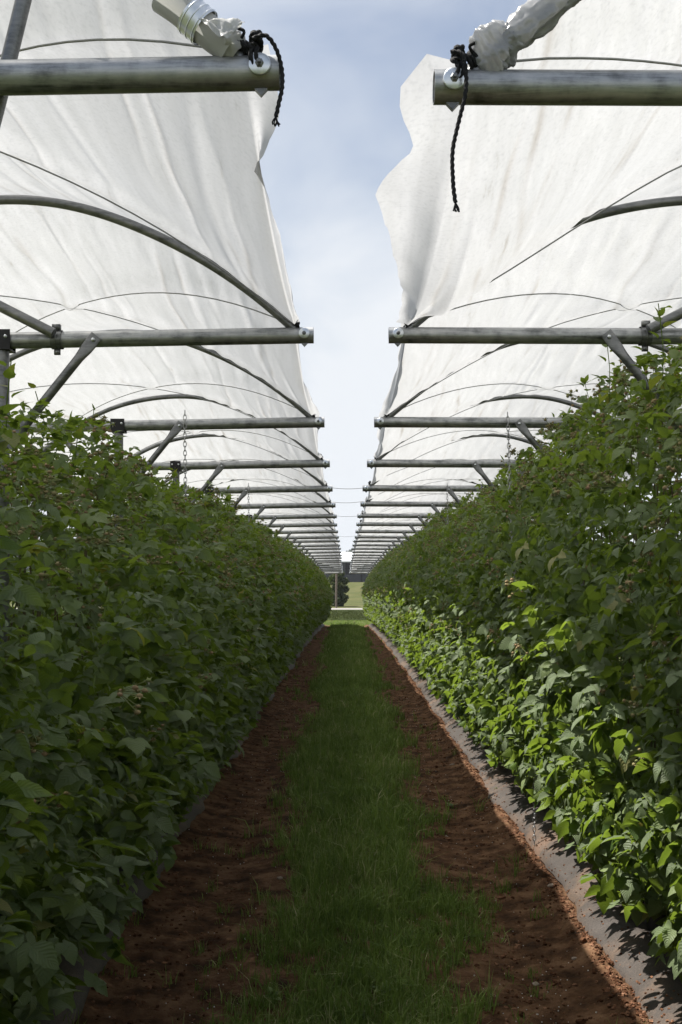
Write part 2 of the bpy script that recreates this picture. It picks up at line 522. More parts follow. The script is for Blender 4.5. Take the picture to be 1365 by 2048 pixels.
M['road'] = surf_mat('pale_concrete', [(0.3, (0.225, 0.21, 0.195)), (0.7, (0.31, 0.295, 0.28))], 1.2, rough=0.9)
M['mat'] = mat_fabric()
M['shed_wall'] = surf_mat('dark_block_wall', [(0.3, (0.050, 0.052, 0.060)), (0.7, (0.085, 0.085, 0.092))], 1.5, rough=0.85)
M['shed_dark'] = surf_mat('dark_timber', [(0.3, (0.016, 0.015, 0.016)), (0.7, (0.04, 0.035, 0.033))], 2.0, rough=0.9)
M['shed_roof'] = surf_mat('white_sheet_roof', [(0.3, (0.62, 0.64, 0.66)), (0.7, (0.78, 0.79, 0.80))], 0.6, rough=0.6)
M['wood'] = surf_mat('weathered_wood', [(0.3, (0.14, 0.11, 0.085)), (0.7, (0.26, 0.21, 0.17))], 6, stretch=(6, 6, 1), rough=0.85)
M['bark'] = surf_mat('bark', [(0.3, (0.05, 0.04, 0.03)), (0.7, (0.11, 0.09, 0.07))], 5, rough=0.95, bump=0.7)
M['tree_leaf'] = rnd_mat('tree_leaf', [(0.0, (0.035, 0.05, 0.016)), (0.7, (0.08, 0.10, 0.033)), (1.0, (0.13, 0.14, 0.055))], 0.7, 0.2, (0.08, 0.13, 0.02))
M['far_leaf'] = rnd_mat('far_tree_leaf', [(0.0, (0.045, 0.065, 0.04)), (1.0, (0.09, 0.115, 0.07))], 0.9)
M['chain'] = surf_mat('chain_steel', [(0.3, (0.30, 0.31, 0.32)), (0.7, (0.5, 0.5, 0.5))], 30, rough=0.4, metal=0.8)
M['weed'] = leaf_mat('weed_leaf', (0.06, 0.11, 0.025), (0.10, 0.17, 0.04), (0.2, 0.26, 0.14), 0.3)


# ------------------------------------------------------------------ the lie of the land
Y_END = 51.5


def land(y):
    y = np.asarray(y, float)
    z = np.where(y < 23, 0.0, -0.36 * (np.clip(y - 23, 0, 27.5) / 27) ** 1.5)
    t = np.clip((y - 92) / 58, 0, 1); t = t * t * (3 - 2 * t)
    z = z + t * 2.33
    t2 = np.clip((y - 160) / 260, 0, 1)
    return z + t2 * 2.4


def sheet(name, xs, ys, zf, mat, kind='structure'):
    X, Y = np.meshgrid(xs, ys)
    Z = zf(X, Y)
    mb = MB()
    mb.add(np.stack([X, Y, Z], -1), grid_faces(len(ys), len(xs)), uv=np.stack([X.ravel(), Y.ravel()], 1))
    o = mb.build(name, mat)
    tag(o, kind=kind)
    return o


gx = np.unique(np.concatenate([np.linspace(-600, -40, 20), np.linspace(-40, -8, 12), np.linspace(-8, 8, 9), np.linspace(8, 40, 12), np.linspace(40, 600, 20)]))
gy = np.unique(np.concatenate([np.linspace(-60, 0, 10), np.linspace(0, 52, 60), np.linspace(52, 170, 70), np.linspace(170, 450, 40), np.linspace(450, 1500, 14)]))
sheet('ground', gx, gy, lambda X, Y: land(Y) - 0.03 + np.where((Y > 54), 0.025 * fbm(X * .5, Y * .5, 3), 0) - 0.05 * ((np.abs(X) < 3) & (Y < 52)), M['field'])
vy = np.linspace(60.5, 84.5, 50)
vx = np.linspace(-30, 30, 121)
sheet('grass_verge', vx, vy, lambda X, Y: land(Y) + 0.01 + 0.05 * fbm(X * 2.2, Y * 2.2, 8) * np.clip(np.minimum((Y - 60.5), (84.5 - Y)) / 1.0, 0, 1), M['verge'])
sheet('road', np.linspace(-80, 80, 60), np.linspace(85, 90.5, 5), lambda X, Y: land(Y) + 0.02, M['road'])

sy = np.concatenate([np.arange(0.5, 3.4, 0.06), np.arange(3.4, 8, 0.013), np.arange(8, 12, 0.025), np.arange(12, 24, 0.06), np.arange(24, Y_END + .6, 0.2)])
sxs = np.linspace(-1.45, 1.5, 230)


def soil_z(X, Y):
    z = land(Y) + 0.012
    rut = -0.025 * np.exp(-((X + 0.62) / 0.16) ** 2) - 0.03 * np.exp(-((X - 0.72) / 0.16) ** 2)
    crown = 0.02 * np.exp(-(X / 0.4) ** 2)
    edge = 0.035 * np.exp(-((X - 1.02) / 0.06) ** 2) * (0.4 + 1.2 * fbm(X * 3, Y * 3, 21))
    edge2 = 0.025 * np.exp(-((X + 0.99) / 0.06) ** 2)
    bare = np.clip((np.abs(X - 0.03) - 0.25) / 0.3, 0.2, 1)
    rough = (0.014 * (fbm(X * 14, Y * 17, 5) - .5) + 0.004 * (vnoise(X * 26, Y * 26, 9) - .5) + 0.019 * np.abs(vnoise(X * 62, Y * 58, 29) - .5) + 0.003 * (vnoise(X * 5, Y * 15, 19) - .5)) * bare
    return z + rut + crown + edge + edge2 + rough


sheet('soil_path', sxs, sy, soil_z, M['soil'])


def soil_h(x, y):
    return soil_z(np.asarray(x, float), np.asarray(y, float))


# woven ground cover beneath each row
def mat_x0(Y, xin, side, seed):
    wob = (fbm(Y * 0.9, Y * 0 + seed, seed, 3) - .5) * 0.13 + (vnoise(Y * 3.1, Y * 0, seed + 4) - .5) * 0.04 + (vnoise(Y * 9.0, Y * 0, seed + 6) - .5) * 0.014
    return xin - side * wob


def mat_h(Y, Q, seed):
    hump = 0.10 * np.clip(Q / 0.16, 0, 1) ** 0.6 * (0.72 + 0.65 * fbm(Y * 1.1, Q * 3, seed + 9, 3))
    hump = hump * np.clip((1 - Q) / 0.12, 0, 1) ** 0.5
    fold = 0.026 * (fbm(Y * 4.2 + Q * 3, Q * 4, seed + 2, 4) - .5) * np.clip(Q / .1, 0, 1)
    rid = 0.012 * np.exp(-((vnoise(Y * 2.6 + Q * 2.2, Q * 1.5, seed + 31) - .5) / .05) ** 2) * np.clip(Q / .08, 0, 1)
    return land(Y) + 0.026 + hump + fold + rid + 0.012 * vnoise(Y * 2.3, Y * 0, seed + 7) * (Q < 0.02)


def cover_mat(name, xin, side, xc, label, seed):
    ys = np.concatenate([np.arange(0.8, 14, 0.035), np.arange(14, Y_END, 0.2)])
    q = np.concatenate([np.linspace(0, .4, 26), np.linspace(.4, 1, 12)[1:]])
    Y, Q = np.meshgrid(ys, q, indexing='ij')
    X = mat_x0(Y, xin, side, seed) + side * Q * 0.92
    Z = mat_h(Y, Q, seed)
    mb = MB(); mb.add(np.stack([X, Y, Z], -1), grid_faces(len(ys), len(q)), uv=np.stack([X.ravel(), Y.ravel()], 1))
    tag(mb.build(name, M['mat']), label, 'ground cover', 'ground cover mats under the rows')


cover_mat('ground_cover_mat', -0.99, -1, -1.28, 'grey woven ground cover mat in deep shade under the left row', 31)
cover_mat('ground_cover_mat', 1.06, 1, 1.32, 'grey woven ground cover mat in sunlight under the right row', 47)
MAT_Z = 0.125

# ------------------------------------------------------------------ frames
D0, DS, NB = 2.0, 2.1, 24
ZB = CAM_H + 0.918
HALF = 1.16
W = 1.09
RISE = 0.485
ROW = {'left': (-1.28, 1), 'right': (1.32, -1)}      # row centre and the side on which the open gap lies


def bar_y(k): return D0 + DS * k


def bar_z(k, side=None): return float(land(bar_y(k))) + ZB + (0.013 if k < 2 else 0) - (0.026 if side == 'right' and k == 0 else 0)


ORD = ['first', 'second', 'third', 'fourth', 'fifth', 'sixth', 'seventh', 'eighth', 'ninth', 'tenth', 'eleventh', 'twelfth', 'thirteenth', 'fourteenth',
       'fifteenth', 'sixteenth', 'seventeenth', 'eighteenth', 'nineteenth', 'twentieth', 'twenty-first', 'twenty-second', 'twenty-third', 'twenty-fourth']


def make_frame(side):
    """post, crossbar, hoop, braces: origin on the crossbar's centre, x across the row"""
    xc, g = ROW[side]
    root = empty('tunnel_frame')
    tilt = 0.018 if side == 'left' else -0.004
    m = MB(); sweep(m, [(0, 0.0, -2.46), (0, 0, -1.2), (0, 0, -0.035)], 0.026, 16); m.build('post', M['galv'], root)
    # crossbar: open tube with a wall
    m = MB()
    xs = np.linspace(-HALF, HALF, 24)
    for r, rev in ((0.030, 1), (0.0265, -1)):
        sweep(m, np.stack([xs[::rev], xs * 0, tilt * (xs[::rev] - g * HALF)], 1), r, 28, caps=False)
    th = np.linspace(0, 2 * math.pi, 28, endpoint=False)
    for e in (-1, 1):
        ring = np.concatenate([np.stack([np.full(28, e * HALF), np.cos(th) * r, np.sin(th) * r + tilt * (e - g) * HALF], 1) for r in (0.0298, 0.0267)])
        m.add(ring, grid_faces(2, 28, True))
    m.build('crossbar', M['galv_bar'], root)
    # hoop
    u = np.linspace(-1, 1, 60)
    hp = np.stack([u * W, u * 0, 0.02 + RISE * (1 - np.abs(u) ** 2.05) + 0.003 * np.sin(u * 9)], 1)
    m = MB(); sweep(m, hp, 0.0175, 14); m.build('hoop', M['galv'], root)
    # braces with flattened bolted ends
    for s in (-1, 1):
        p = np.linspace(0, 1, 26)[:, None]
        a = np.array([s * 0.36, -0.036, 0.004 + tilt * (s * .36 - g * HALF)]); b = np.array([s * 0.03, -0.032, -0.42])
        pts = a + (b - a) * p
        e = np.minimum(p[:, 0], 1 - p[:, 0])
        fl = np.clip((e - 0.10) / 0.12, 0, 1); fl = 0.2 + 0.8 * fl * fl * (3 - 2 * fl)
        m = MB(); sweep(m, pts, 0.017, 16, flat=None)
        # squash in y (towards the bar) near both ends, widening a little
        V = m.v[0].reshape(26, 16, 3)
        cen = pts[:, None, :]
        d = V - cen
        d[..., 1] *= fl[:, None]
        ax = (b - a) / np.linalg.norm(b - a); pr = np.array([ax[2], 0, -ax[0]])
        w_ = (d @ pr)[..., None] * pr
        d = d + w_ * ((1 - fl) * 0.5)[:, None, None]
        m.v[0] = (cen + d).reshape(-1, 3)
        m.v[1] = m.v[0][:16]; m.v[2] = m.v[0][-16:]
        br = m.build('brace', M['galv'], root)
        mb = MB(); lathe(mb, [(0.0, 0.012), (0.006, 0.011), (0.008, 0.006), (0.008, -0.004)], 8, (a[0] - s * 0.012, a[1] - 0.002, a[2] - 0.016), 'y')
        mb.build('bolt', M['zinc'], br)
    # black bracket that seats the bar on the post
    m = MB()
    zt = -tilt * g * HALF
    box(m, (0, -0.0355, -0.002 + zt), (0.078, 0.005, 0.074)); box(m, (0, 0.0355, -0.002 + zt), (0.078, 0.005, 0.074)); box(m, (0, 0, -0.0365 + zt), (0.074, 0.066, 0.006))
    bk = m.build('bracket', M['black_plate'], root, smooth=False)
    for s in (-1, 1):
        mb = MB(); lathe(mb, [(0, .008), (0.006, .007), (0.007, 0)], 8, (s * 0.024, -0.038, 0.008 + zt), 'y'); mb.build('bolt', M['zinc'], bk)
    # washer and nut on the gap end and the far end
    for s in (g, -g):
        ze = tilt * (s - g) * HALF
        m = MB(); lathe(m, [(0.0, 0.0035), (0.0185, 0.0035), (0.020, 0.002), (0.020, -0.001), (0.0, -0.002)], 28, (s * (HALF - 0.034), -0.034, ze), 'y')
        wsh = m.build('washer', M['zinc'], root)
        m = MB()
        lathe(m, [(0.0, 0.010), (0.0055, 0.010), (0.0078, 0.008), (0.0078, 0.0035)], 6, (s * (HALF - 0.034), -0.034, ze), 'y')
        lathe(m, [(0.0, 0.018), (0.0035, 0.0175), (0.0038, 0.009)], 10, (s * (HALF - 0.034), -0.034, ze), 'y')
        m.build('nut', M['galv'], wsh, smooth=False)
        # small pointed tab of the hoop plate under the bar end
        m = MB(); xo = s * (HALF - 0.034)
        v = [(xo - .014, -.006, ze - .028), (xo + .014, -.006, ze - .028), (xo, -.006, ze - .043), (xo - .014, .006, ze - .028), (xo + .014, .006, ze - .028), (xo, .006, ze - .043)]
        m.add(v, [[0, 1, 2], [5, 4, 3]]); m.add(v, [[0, 3, 4, 1], [1, 4, 5, 2], [2, 5, 3, 0]])
        m.build('tab', M['galv'], root, smooth=False)
    # dark twine knotted over the hoop's foot on the gap side
    m = MB()
    for q in range(3):
        a = np.linspace(0, 2 * math.pi, 22)
        xo = g * (W - 0.005 + 0.007 * q)
        sweep(m, np.stack([xo + 0.006 * np.sin(a * 2), np.cos(a) * 0.022, 0.047 - .004 * q + 0.016 * np.sin(a)], 1), 0.0042, 7, caps=False)
    sweep(m, spline([(g * W, -.02, .05), (g * (W + .008), -.03, .060), (g * (W - .004), -.028, .068)], 10), 0.0032, 6)
    m.build('rope_knot', M['rope'], root)
    return root


FR = {}
for side in ('left', 'right'):
    FR[side] = make_frame(side)
note_kids()
FRAMES = {}
for side in ('left', 'right'):
    xc, g = ROW[side]
    for k in range(NB):
        o = FR[side] if k == 0 else copy_tree(FR[side])
        jx = 0 if k < 4 else random.uniform(-.012, .012)
        o.location = (xc + jx, bar_y(k), bar_z(k, side) + (0 if k < 4 else random.uniform(-.008, .008)))
        tag(o, f'galvanised post with crossbar and film hoop, {ORD[k]} from the front in the {side} row', 'tunnel frame', 'steel frames carrying the film covers')
        FRAMES[side, k] = o


def frame_part(side, k, name, mb, mat, smooth=True):
    o = mb.build(name, mat, FRAMES[side, k], smooth)
    return o


# slanting brace with a pipe clamp on the second bar of each row, reaching up to the outer half of the hoop
for side in ('left', 'right'):
    xc, g = ROW[side]
    m = MB()
    tl = 0.018 if side == 'left' else -0.004
    x0 = g * 0.205
    z0 = tl * (x0 - g * HALF)
    p = np.linspace(0, 1, 20)[:, None]
    a = np.array([x0, -0.052, z0 + 0.012]); b = np.array([x0 - g * 0.80, -0.03, z0 + 0.42])
    sweep(m, a + (b - a) * p, 0.0195, 16)
    frame_part(side, 1, 'slanting_brace', m, M['galv'])
    m = MB()
    th = np.linspace(0, 2 * math.pi, 28)
    for r in (0.0345,):
        sweep(m, np.stack([np.full(28, x0), np.cos(th) * r, np.sin(th) * r + z0], 1), 0.003, 6, caps=False, flat=None)
    prof = np.stack([np.cos(th), np.sin(th)], 1)
    band = np.concatenate([np.stack([np.full(28, x0 + dx), prof[:, 0] * .0352, prof[:, 1] * .0352 + z0], 1) for dx in (-.02, .02)])
    m.add(band, grid_faces(2, 28))
    box(m, (x0, 0, z0 - 0.045), (0.022, 0.012, 0.022)); box(m, (x0, -0.01, z0 + 0.044), (0.03, 0.02, 0.02))
    frame_part(side, 1, 'pipe_clamp', m, M['galv'])
# upright stay at the first left frame, from the hoop down past the bar
m = MB()
pt = [(-.568, 1.225), (-.585, 1.155), (-.60, 1.093), (-.659, .856), (-.72, .62), (-.86, .1), (-1.05, -.5), (-1.25, -1.2)]
sweep(m, spline([(a + 1.28, .050 if b > .8 else .035, b - .931) for a, b in pt], 50), 0.0145, 16)
frame_part('left', 0, 'stay_tube', m, M['galv'])

# ------------------------------------------------------------------ film covers
EDGE = {
    'left': [(2.0, -.140, .05), (2.10, -.132, .0), (2.17, -.134, -.005), (2.38, -.175, .0), (2.47, -.205, .0), (2.56, -.196, .01), (2.73, -.189, .02), (3.2, -.182, .03), (3.53, -.18, .03), (3.86, -.179, .035), (4.1, -.17, .05)],
    'right': [(2.0, .150, .06), (2.05, .105, .02), (2.13, .112, .0), (2.26, .142, -.01), (2.42, .10, .0), (2.58, .070, .0), (2.66, .084, .0), (2.92, .117, .0), (3.3, .155, .02), (3.7, .19, .03), (4.1, .19, .05)],
}


def cover(side):
    xc, g = ROW[side]
    rs = np.random.default_rng(5 if side == 'left' else 9)
    root = empty('film_cover', (xc, bar_y(0), bar_z(0, side)))
    mb = MB()
    seed = 100 if side == 'left' else 200
    prev = None
    for k in range(NB - 1):
        nu, nv = (400, 44) if k == 0 else ((300, 30) if k < 4 else ((110, 16) if k < 9 else (48, 9)))
        u = np.linspace(-1, 1, nu)
        v = np.linspace(0, 1, nv)
        V, U = np.meshgrid(v, u, indexing='ij')
        win = 1 - np.abs(2 * V - 1) ** 5
        arch = RISE * (1 - np.abs(U) ** 2.05)
        zb = bar_z(k, side) * (1 - V) + bar_z(k + 1) * V
        sag = (0.045 + 0.05 * (1 - U ** 2) + 0.03 * fbm(U * 2 + 9, V * 0 + k * 3.3, seed)) * 4 * V * (1 - V)
        if side == 'right':
            extra = np.clip((U - 0.25) / 0.55, 0, 1) ** 1.2 * (0.13 if k == 0 else 0.035)
            sag = sag + extra * np.sin(math.pi * V ** 1.5) * np.clip((1.02 - U) / .1, 0, 1)
        # cords press the sheet down along their diagonals
        d1 = (U - (2 * V - 1)); d2 = (U + (2 * V - 1))
        press = 0.030 * (np.exp(-(d1 / 0.07) ** 2) + np.exp(-(d2 / 0.07) ** 2)) * win
        # long creases from hoop to hoop
        cz = np.zeros_like(U)
        for j in range(26):
            u0 = rs.uniform(-1.0, 1.0); mm = rs.normal(0, 0.10); wd_ = rs.uniform(0.010, 0.035); am = rs.normal(0, 0.0055)
            c1 = rs.uniform(-.06, .06)
            cc = U - (u0 + mm * (V - .5) + c1 * np.sin(V * 3.1))
            lo = rs.uniform(0.1, 0.9); sp = rs.uniform(0.25, 0.7)
            cz += am * np.exp(-(cc / wd_) ** 2) * np.exp(-((V - lo) / sp) ** 2)
        dirt = np.zeros_like(U)
        for j in range(22):                       # tight folds, grime settled along stretches of them
            u0 = rs.uniform(-1.0, 0.98); mm = rs.normal(0, 0.09); c1 = rs.normal(0, .03)
            cc = np.abs(U - (u0 + mm * (V - .5) + c1 * np.sin(V * 3.1) + .004 * np.sin(V * 23 + j)))
            lo = rs.uniform(0.0, 1.0); sp = rs.uniform(0.2, 0.6); gate = np.exp(-((V - lo) / sp) ** 2)
            cz += rs.choice([-1, 1]) * rs.uniform(.004, .011) * np.exp(-cc / .009) * gate
            dirt += np.exp(-(cc / .0075) ** 2) * gate * np.clip(2.2 * fbm(V * 9 + j * 3.7, V * 0 + k, seed + j, 3) - .8, 0, 1) * rs.uniform(.2, 1)
        cz += 0.009 * (fbm(U * 7 + V * .7, V * 0.9 + k * 5, seed + 3, 3) - .5)
        # short puckers just behind each hoop
        puck = 0.016 * (vnoise(U * 24, V * 0 + k, seed + 5) - .5) * (np.exp(-((V - 0.10) / .08) ** 2) + np.exp(-((V - 0.92) / .06) ** 2))
        X = xc + g * U * W
        Y = bar_y(k) + DS * V
        Z = zb + 0.02 + 0.0195 + arch - sag - press + (cz + puck) * win
        # loose edge on the gap side
        ye = Y[:, -1]
        if k == 0:
            e = spline(np.array(EDGE[side]), 400); e = e[np.argsort(e[:, 0])]; xe = np.interp(ye, e[:, 0], e[:, 1]) + .012 * (fbm(ye * 9, ye * 0, seed + 41, 3) - .5); ze = np.interp(ye, e[:, 0], e[:, 2]) + .02 * (fbm(ye * 7, ye * 0, seed + 43, 3) - .5)
        else:
            base = -0.158 if side == 'left' else 0.198
            out = (fbm(ye * 1.3, ye * 0, seed + 11, 3) - .5) * 0.10 - 0.012 - 0.02 * np.sin(math.pi * v)
            xe = base + g * out
            ze = 0.045 - 0.045 * np.sin(math.pi * v) * fbm(ye * 2, ye * 0, seed + 17, 2)
        q = np.linspace(0, 1, 9)[1:]
        fx = X[:, -1:] + (xe[:, None] - X[:, -1:]) * q
        zf = Z[:, -1:] + ((zb[:, -1] + ze)[:, None] - Z[:, -1:]) * q
        bul = np.sin(math.pi * q)[None, :] * (0.018 + 0.03 * (fbm(ye * 4, ye * 0 + 3, seed + 23, 3) - .5))[:, None]
        zf = zf + bul * win[:, :1]
        fy = np.repeat(ye[:, None], 8, 1) + (0.02 * (vnoise(ye * 9, ye * 0, seed + 29) - .5))[:, None] * q
        # short turned-down hem on the outer side
        ox = X[:, :1] - g * np.array([[0.05, 0.02]]); oz = Z[:, :1] + np.array([[-0.06, -0.02]]); oy = np.repeat(Y[:, :1], 2, 1)
        X = np.concatenate([ox, X, fx], 1); Y = np.concatenate([oy, Y, fy], 1); Z = np.concatenate([oz, Z, zf], 1)
        nc = X.shape[1]
        P = np.stack([X - xc, Y - bar_y(0), Z - bar_z(0, side)], -1)
        DD = np.concatenate([np.zeros((nv, 2)), dirt, np.zeros((nv, 8))], 1)
        mb.add(P, grid_faces(nv, nc), uv=np.stack([X.ravel(), Y.ravel()], 1), rnd=np.clip(DD, 0, 1).ravel())
    mb.build('film', M['film'], root)
    tag(root, 'translucent white polythene film stretched over the hoops of the %s row' % side, 'film cover', 'film covers over the rows')
    return root


CV = {s: cover(s) for s in ('left', 'right')}


def wrap(side, u0, u1, r0, r1, amp, seed, name='film_wrap', nl=40, squash=1.0, drop=0.0, bulge=0.0):
    """crumpled film gathered round the first hoop's foot"""
    xc, g = ROW[side]
    u = np.linspace(u0, u1, nl)
    c = np.stack([g * u * W, np.full(nl, -0.008), 0.02 + RISE * (1 - u ** 2.05) + drop], 1)
    n = 40
    th = np.linspace(0, 2 * math.pi, n, endpoint=False)
    T = np.gradient(c, axis=0); T /= np.linalg.norm(T, axis=1)[:, None]
    Bn = np.cross(T, [0, 1, 0]); A = np.tile([0, 1.0, 0], (nl, 1))
    s = np.linspace(0, 1, nl)[:, None]
    R = r0 + (r1 - r0) * s + bulge * np.sin(math.pi * s ** .8)
    oc = 4 if amp > .4 else 2
    R = R * (1 + amp * (fbm(th[None, :] * 1.6 + 7, s * 4, seed, oc) - .5) * 2 + amp * .5 * (np.abs(vnoise(th[None, :] * 2.5, s * 9, seed + 4) - .5)))
    R[:, -1] = (R[:, -2] + R[:, 0]) / 2
    V = c[:, None] + A[:, None] * (np.cos(th) * R * squash)[..., None] + Bn[:, None] * (np.sin(th) * R)[..., None]
    mb = MB(); mb.add(V.reshape(-1, 3), grid_faces(nl, n, True), rnd=0.0)
    return mb.build(name, M['film'] if side == 'right' else M['film_scrap'], CV[side])


# right: a bulging bag of film on the foot, tighter round the tube above it
wrap('right', 0.997, 0.935, 0.018, 0.026, 0.62, 3, drop=0.012, squash=.7, bulge=.020, nl=80)
wrap('right', 0.955, 0.82, 0.024, 0.022, 0.55, 13, drop=0.004, squash=.8, bulge=.006, nl=90)
# left: short sleeve of film on the tube with a bright clip, and a torn scrap at the foot
wrap('left', 0.985, 0.872, 0.027, 0.033, 0.05, 23)
wrap('left', 0.997, 0.965, 0.018, 0.024, 0.3, 27, drop=0.006, bulge=.006)


def clip(side, uc, wdt=0.045):
    xc, g = ROW[side]
    m = MB()
    for du in (-0.0095, 0, 0.0095):
        u = uc + du
        ctr = np.array([g * u * W, -0.008, 0.02 + RISE * (1 - u ** 2.05)])
        t = np.array([g * W, 0, -RISE * 2.05 * u ** 1.05]); t /= np.linalg.norm(t)
        bn = np.cross(t, [0, 1, 0])
        th = np.linspace(0, 2 * math.pi, 28)
        rr = 0.0335 if side == 'left' else 0.034
        sweep(m, ctr + np.cos(th)[:, None] * np.array([0, 1, 0]) * rr + np.sin(th)[:, None] * bn * rr, 0.0016, 8, caps=False)
    # the plain band between the ridges
    th = np.linspace(0, 2 * math.pi, 28)
    rows = []
    for du in (-.013, .013):
        u = uc + du
        ctr = np.array([g * u * W, -0.008, 0.02 + RISE * (1 - u ** 2.05)])
        rows.append(ctr + np.cos(th)[:, None] * np.array([0, 1, 0]) * .034 + np.sin(th)[:, None] * bn * .034)
    m.add(np.concatenate(rows), grid_faces(2, 28))
    m.build('clip', M['zinc'], CV[side])


clip('left', 0.928)


# loose flap of film thrown over the bar end
def flap(side, pts_a, pts_b, seed, nq=16):
    """ruled, crumpled scrap between two polylines given relative to the cover's origin"""
    A = spline(pts_a, 30); B = spline(pts_b, 30)
    q = np.linspace(0, 1, nq)
    P = A[:, None] * (1 - q)[None, :, None] + B[:, None] * q[None, :, None]
    s = np.linspace(0, 1, 30)[:, None]
    nzv = fbm(s * 6, q[None, :] * 4, seed, 4) - .5
    P[..., 1] += nzv * 0.016; P[..., 2] += (fbm(s * 4, q[None, :] * 3, seed + 7, 2) - .5) * 0.016
    mb = MB(); mb.add(P.reshape(-1, 3), grid_faces(30, nq), rnd=0.0)
    mb.build('film_flap', M['film' if side == 'right' else 'film_scrap'], CV[side])


# coordinates: x from row centre, y from the first frame, z from the bar's axis
flap('left', [(1.01, -.035, .085), (1.06, -.04, .082), (1.10, -.035, .075)], [(1.03, -.055, .062), (1.065, -.062, .035), (1.085, -.045, .058)], 5)

# the diagonal cords that hold each sheet down
for side in ('left', 'right'):
    xc, g = ROW[side]
    film = [c for c in S.objects if c.parent == CV[side] and c.name.startswith('film') and not c.name.startswith(('film_w', 'film_f'))][0]
    for sgn in (1, -1):
        m = MB(); pts = []
        for k in range(NB - 1):
            n = 26 if k < 8 else 12
            for v in np.linspace(0, 1, n, endpoint=False):
                u = sgn * (2 * v - 1) * (1 if k % 2 == 0 else -1)
                arch = RISE * (1 - abs(u) ** 2.05)
                zb = bar_z(k, side) * (1 - v) + bar_z(k + 1) * v
                sag = (0.045 + 0.05 * (1 - u ** 2) + 0.015) * 4 * v * (1 - v)
                if side == 'right':
                    ex = np.clip((u - 0.25) / 0.55, 0, 1) ** 1.2 * (0.13 if k == 0 else 0.035)
                    sag += ex * math.sin(math.pi * v ** 1.5) * float(np.clip((1.02 - u) / .1, 0, 1))
                win = 1 - abs(2 * v - 1) ** 5
                pts.append((xc + g * u * W, bar_y(k) + DS * v, zb + 0.034 + arch - sag - 0.030 * win))
        sweep(m, pts, 0.0026, 6)
        tag(m.build('rope', M['tie']), 'thin grey cord zigzagging across the film cover of the %s row' % side, 'rope', 'cords holding down the %s film cover' % side)

# black ropes knotted on the first bar ends
def bar_rope(side, tail, label):
    xc, g = ROW[side]
    root = empty('rope', (xc + g * (HALF - 0.034), bar_y(0), bar_z(0, side)))
    m = MB()
    # a hitch behind the washer, coming up over the bar into a lumpy knot
    for q in (0, 1):
        sweep(m, spline([(-g * .004 + g * .012 * q, -.030, -.012), (-g * .016 + g * .010 * q, -.037, .012), (-g * .012 + g * .008 * q, -.030, .032), (-g * .008, -.016, .040)], 26), 0.0038, 12, lobes=3, lobe_amp=.22, twist=130)
    for q in range(4):
        a = np.linspace(0, 2 * math.pi, 26)
        r = 0.0105 - .001 * q
        sweep(m, np.stack([-g * 0.008 + r * np.cos(a + q), -0.026 - 0.008 * np.sin(a * 2 + q), 0.037 + 0.006 * q + r * 0.8 * np.sin(a + q * 1.3)], 1), 0.0042, 10, lobes=3, lobe_amp=.22, twist=130, caps=False)
    m.build('knot', M['rope'], root)
    m = MB()
    P = spline(tail, 110)
    sweep(m, P, 0.0035, 12, lobes=3, lobe_amp=.25, twist=190)
    # frayed end
    for q in range(7):
        d = np.array([random.uniform(-.008, .008), random.uniform(-.006, .006), -0.016])
        sweep(m, spline([P[-1], P[-1] + d * .6 + np.array([random.uniform(-.003, .003), 0, 0]), P[-1] + d], 6), 0.0014, 5)
    m.build('tail', M['rope'], root)
    tag(root, label, 'rope')


bar_rope('left', [(-.012, -.045, .040), (.012, -.048, .044), (.030, -.046, .022), (.040, -.044, -.012), (.041, -.044, -.045), (.035, -.044, -.075), (.030, -.044, -.098)],
         'short black rope end curling down from the bolted tip of the left front crossbar')
bar_rope('right', [(-.006, -.040, .046), (.012, -.050, .036), (.019, -.050, .004), (.018, -.050, -.035), (.006, -.046, -.085), (-.004, -.044, -.135), (-.003, -.044, -.19), (.001, -.044, -.225)],
         'long black rope hanging straight down from the right front crossbar')


# ------------------------------------------------------------------ chains and wires
def chain(path, label, link_len=0.032, wire=0.0022):
    P = spline(path, 400)
    seg = np.concatenate([[0], np.cumsum(np.linalg.norm(np.diff(P, axis=0), axis=1))])
    m = MB(); s = 0; i = 0
    a = np.linspace(0, 2 * math.pi, 13)
    while s < seg[-1] - link_len:
        p = np.array([np.interp(s + link_len / 2, seg, P[:, c]) for c in range(3)])
        q0 = np.array([np.interp(s, seg, P[:, c]) for c in range(3)]); q1 = np.array([np.interp(s + link_len, seg, P[:, c]) for c in range(3)])
        t = q1 - q0; t /= np.linalg.norm(t)
        side = np.cross(t, [0, 1, 0]) if i % 2 else np.cross(t, np.cross(t, [0, 1, 0]))
        side /= np.linalg.norm(side)
        pts = p + np.cos(a)[:, None] * t * link_len * .55 + np.sin(a)[:, None] * side * link_len * .27
        sweep(m, pts, wire, 5, caps=False)
        s += link_len * 0.78; i += 1
    tag(m.build('chain', M['chain']), label, 'chain', 'chains hanging from the crossbars')


